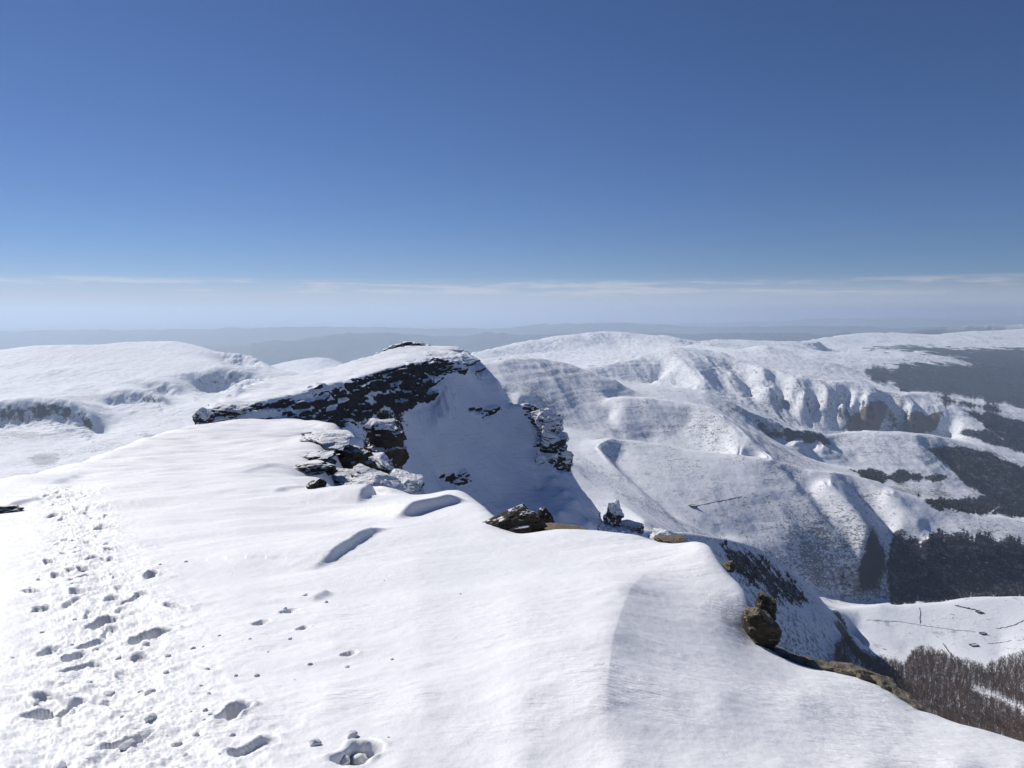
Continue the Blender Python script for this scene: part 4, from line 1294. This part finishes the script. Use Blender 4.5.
def ruin(px, py, w, dep, hgt, label, dmin=780, dmax=1100):
    p = e_hit(px, py, dmin, dmax)
    root = bpy.data.objects.new('stone_hut', None); COL.objects.link(root)
    root.location = p
    t = .6
    vs_, fs_ = [], []

    def bx(x0, y0, x1, y1, z0, z1a, z1b):
        o = len(vs_)
        vs_.extend([(x0, y0, z0), (x1, y0, z0), (x1, y1, z0), (x0, y1, z0), (x0, y0, z1a), (x1, y0, z1b), (x1, y1, z1b), (x0, y1, z1a)])
        fs_.extend([(o, o + 3, o + 2, o + 1), (o + 4, o + 5, o + 6, o + 7), (o, o + 1, o + 5, o + 4), (o + 1, o + 2, o + 6, o + 5), (o + 2, o + 3, o + 7, o + 6), (o + 3, o, o + 4, o + 7)])
    bx(-w / 2, -dep / 2, w / 2, -dep / 2 + t, -1.5, hgt, hgt * .6)
    bx(-w / 2, dep / 2 - t, w / 2, dep / 2, -1.5, hgt, hgt * .8)
    bx(-w / 2, -dep / 2 + t + .003, -w / 2 + t, dep / 2 - t - .003, -1.5, hgt * 1.1, hgt * 1.1)
    bx(w / 2 - t, -dep / 2 + t + .003, w / 2, dep / 2 - t - .003, -1.5, hgt * .6, hgt * .6)
    link('wall', vs_, fs_, M_WALL, root, smooth=False)
    vs2 = [(-w / 2 + t, -dep / 2 + t, hgt * .5), (w / 2 - t, -dep / 2 + t, hgt * .3), (w / 2 - t, dep / 2 - t, hgt * .55), (-w / 2 + t, dep / 2 - t, hgt * .7)]
    vs2 += [(x, y, -1) for x, y, z in vs2]
    link('snow_fill', vs2, [(0, 1, 2, 3), (0, 4, 5, 1), (1, 5, 6, 2), (2, 6, 7, 3), (3, 7, 4, 0)], M_SNOW, root, smooth=False)
    root.rotation_euler = (0, 0, .25)
    tag(root, label, 'stone hut')
    return root


ruin(979, 613, 7, 5, 2.2, 'dark roofless stone hut at the end of the broken wall')
ruin(983, 634, 9, 4, 1.8, 'low roofless stone hut in the middle of the white pasture')
ruin(974, 646, 11, 5, 1.8, 'wide low roofless stone hut above the wood on the lower pasture')
ruin(693, 507, 13, 7, 2.6, 'dark stone sheep shelter on the grey flank behind the snow lip', 850, 1350)

# ------------------------------------------------------------------ haze
hz = NT('haze_air')
pv = hz.n('ShaderNodeVolumePrincipled')
pv.inputs['Color'].default_value = (.63, .775, .975, 1)
pv.inputs['Density'].default_value = 5.4e-5
pv.inputs['Anisotropy'].default_value = 0.32
ho = hz.n('ShaderNodeOutputMaterial')
hz.t.links.new(pv.outputs[0], ho.inputs['Volume'])
hv = [(x, y, z) for z in (-1700, 260) for x, y in ((-140000, -3000), (140000, -3000), (140000, 125000), (-140000, 125000))]
o = link('haze', hv, [(0, 3, 2, 1), (4, 5, 6, 7), (0, 1, 5, 4), (1, 2, 6, 5), (2, 3, 7, 6), (3, 0, 4, 7)], hz.m, smooth=False)
tag(o, 'thin blue air haze over the valleys and plains', 'haze', kind='stuff')

# ------------------------------------------------------------------ light
w = NT('World', True)
sc.world = w.m
sky = w.n('ShaderNodeTexSky', sky_type='NISHITA')
sky.sun_disc = False
sky.sun_elevation = math.radians(SUN_EL)
sky.sun_rotation = math.radians(SUN_AZ)
sky.altitude = 2100
sky.air_density = 1.0
sky.dust_density = .15
sky.ozone_density = 5.0
tc = w.n('ShaderNodeTexCoord')
sp = w.n('ShaderNodeSeparateXYZ'); w.t.links.new(tc.outputs['Generated'], sp.inputs[0])
el = sp.outputs[2]
# thin far cloud bands and the pale haze layer standing over the horizon
mp = w.n('ShaderNodeMapping'); w.t.links.new(tc.outputs['Generated'], mp.inputs[0]); mp.inputs['Scale'].default_value = (1, 1, 26)
c1 = w.noise(mp.outputs[0], 5.0, 6, .6, .3)
mp2 = w.n('ShaderNodeMapping'); w.t.links.new(tc.outputs['Generated'], mp2.inputs[0]); mp2.inputs['Scale'].default_value = (1, 1, 9)
c2 = w.noise(mp2.outputs[0], 14.0, 5, .62, .2)
layer = w.ramp(w.math('ADD', el, w.math('MULTIPLY', w.math('SUBTRACT', c1, .5), .010)), .002, .050, 1, 0)
band = w.math('MULTIPLY', w.ramp(el, .017, .026), w.ramp(el, .044, .036))
streak = w.math('MULTIPLY', band, w.ramp(w.math('ADD', w.math('MULTIPLY', c1, .6), w.math('MULTIPLY', c2, .4)), .46, .60))
blue = w.n('ShaderNodeMix', data_type='RGBA', blend_type='MULTIPLY')
blue.inputs[0].default_value = 1; w.t.links.new(sky.outputs[0], blue.inputs[6]); blue.inputs[7].default_value = (.80, .98, 1.32, 1)
col = w.mix(w.math('MULTIPLY', layer, .8), blue.outputs[2], (10.6, 10.8, 12.0, 1))
col = w.mix(w.math('MULTIPLY', streak, .55), col, (14.5, 13.3, 13.7, 1))
bg = w.n('ShaderNodeBackground'); bg.inputs['Strength'].default_value = .05
w.t.links.new(col, bg.inputs[0])
wo = w.n('ShaderNodeOutputWorld'); w.t.links.new(bg.outputs[0], wo.inputs[0])
sun = bpy.data.lights.new('sun', 'SUN')
sun.energy = 5.0; sun.angle = math.radians(.53); sun.color = (1, .95, .88)
so = bpy.data.objects.new('sun', sun); COL.objects.link(so)
so.rotation_euler = Vector((SX, SY, SZ)).to_track_quat('Z', 'Y').to_euler()

sc.view_settings.view_transform = 'Standard'
sc.view_settings.look = 'None'
sc.view_settings.exposure = -.12
sc.view_settings.gamma = 1
sc.render.engine = 'CYCLES'
sc.cycles.use_denoising = True
sc.cycles.max_bounces = 5
sc.cycles.diffuse_bounces = 1
sc.cycles.volume_bounces = 1
sc.cycles.caustics_reflective = False
sc.cycles.caustics_refractive = False
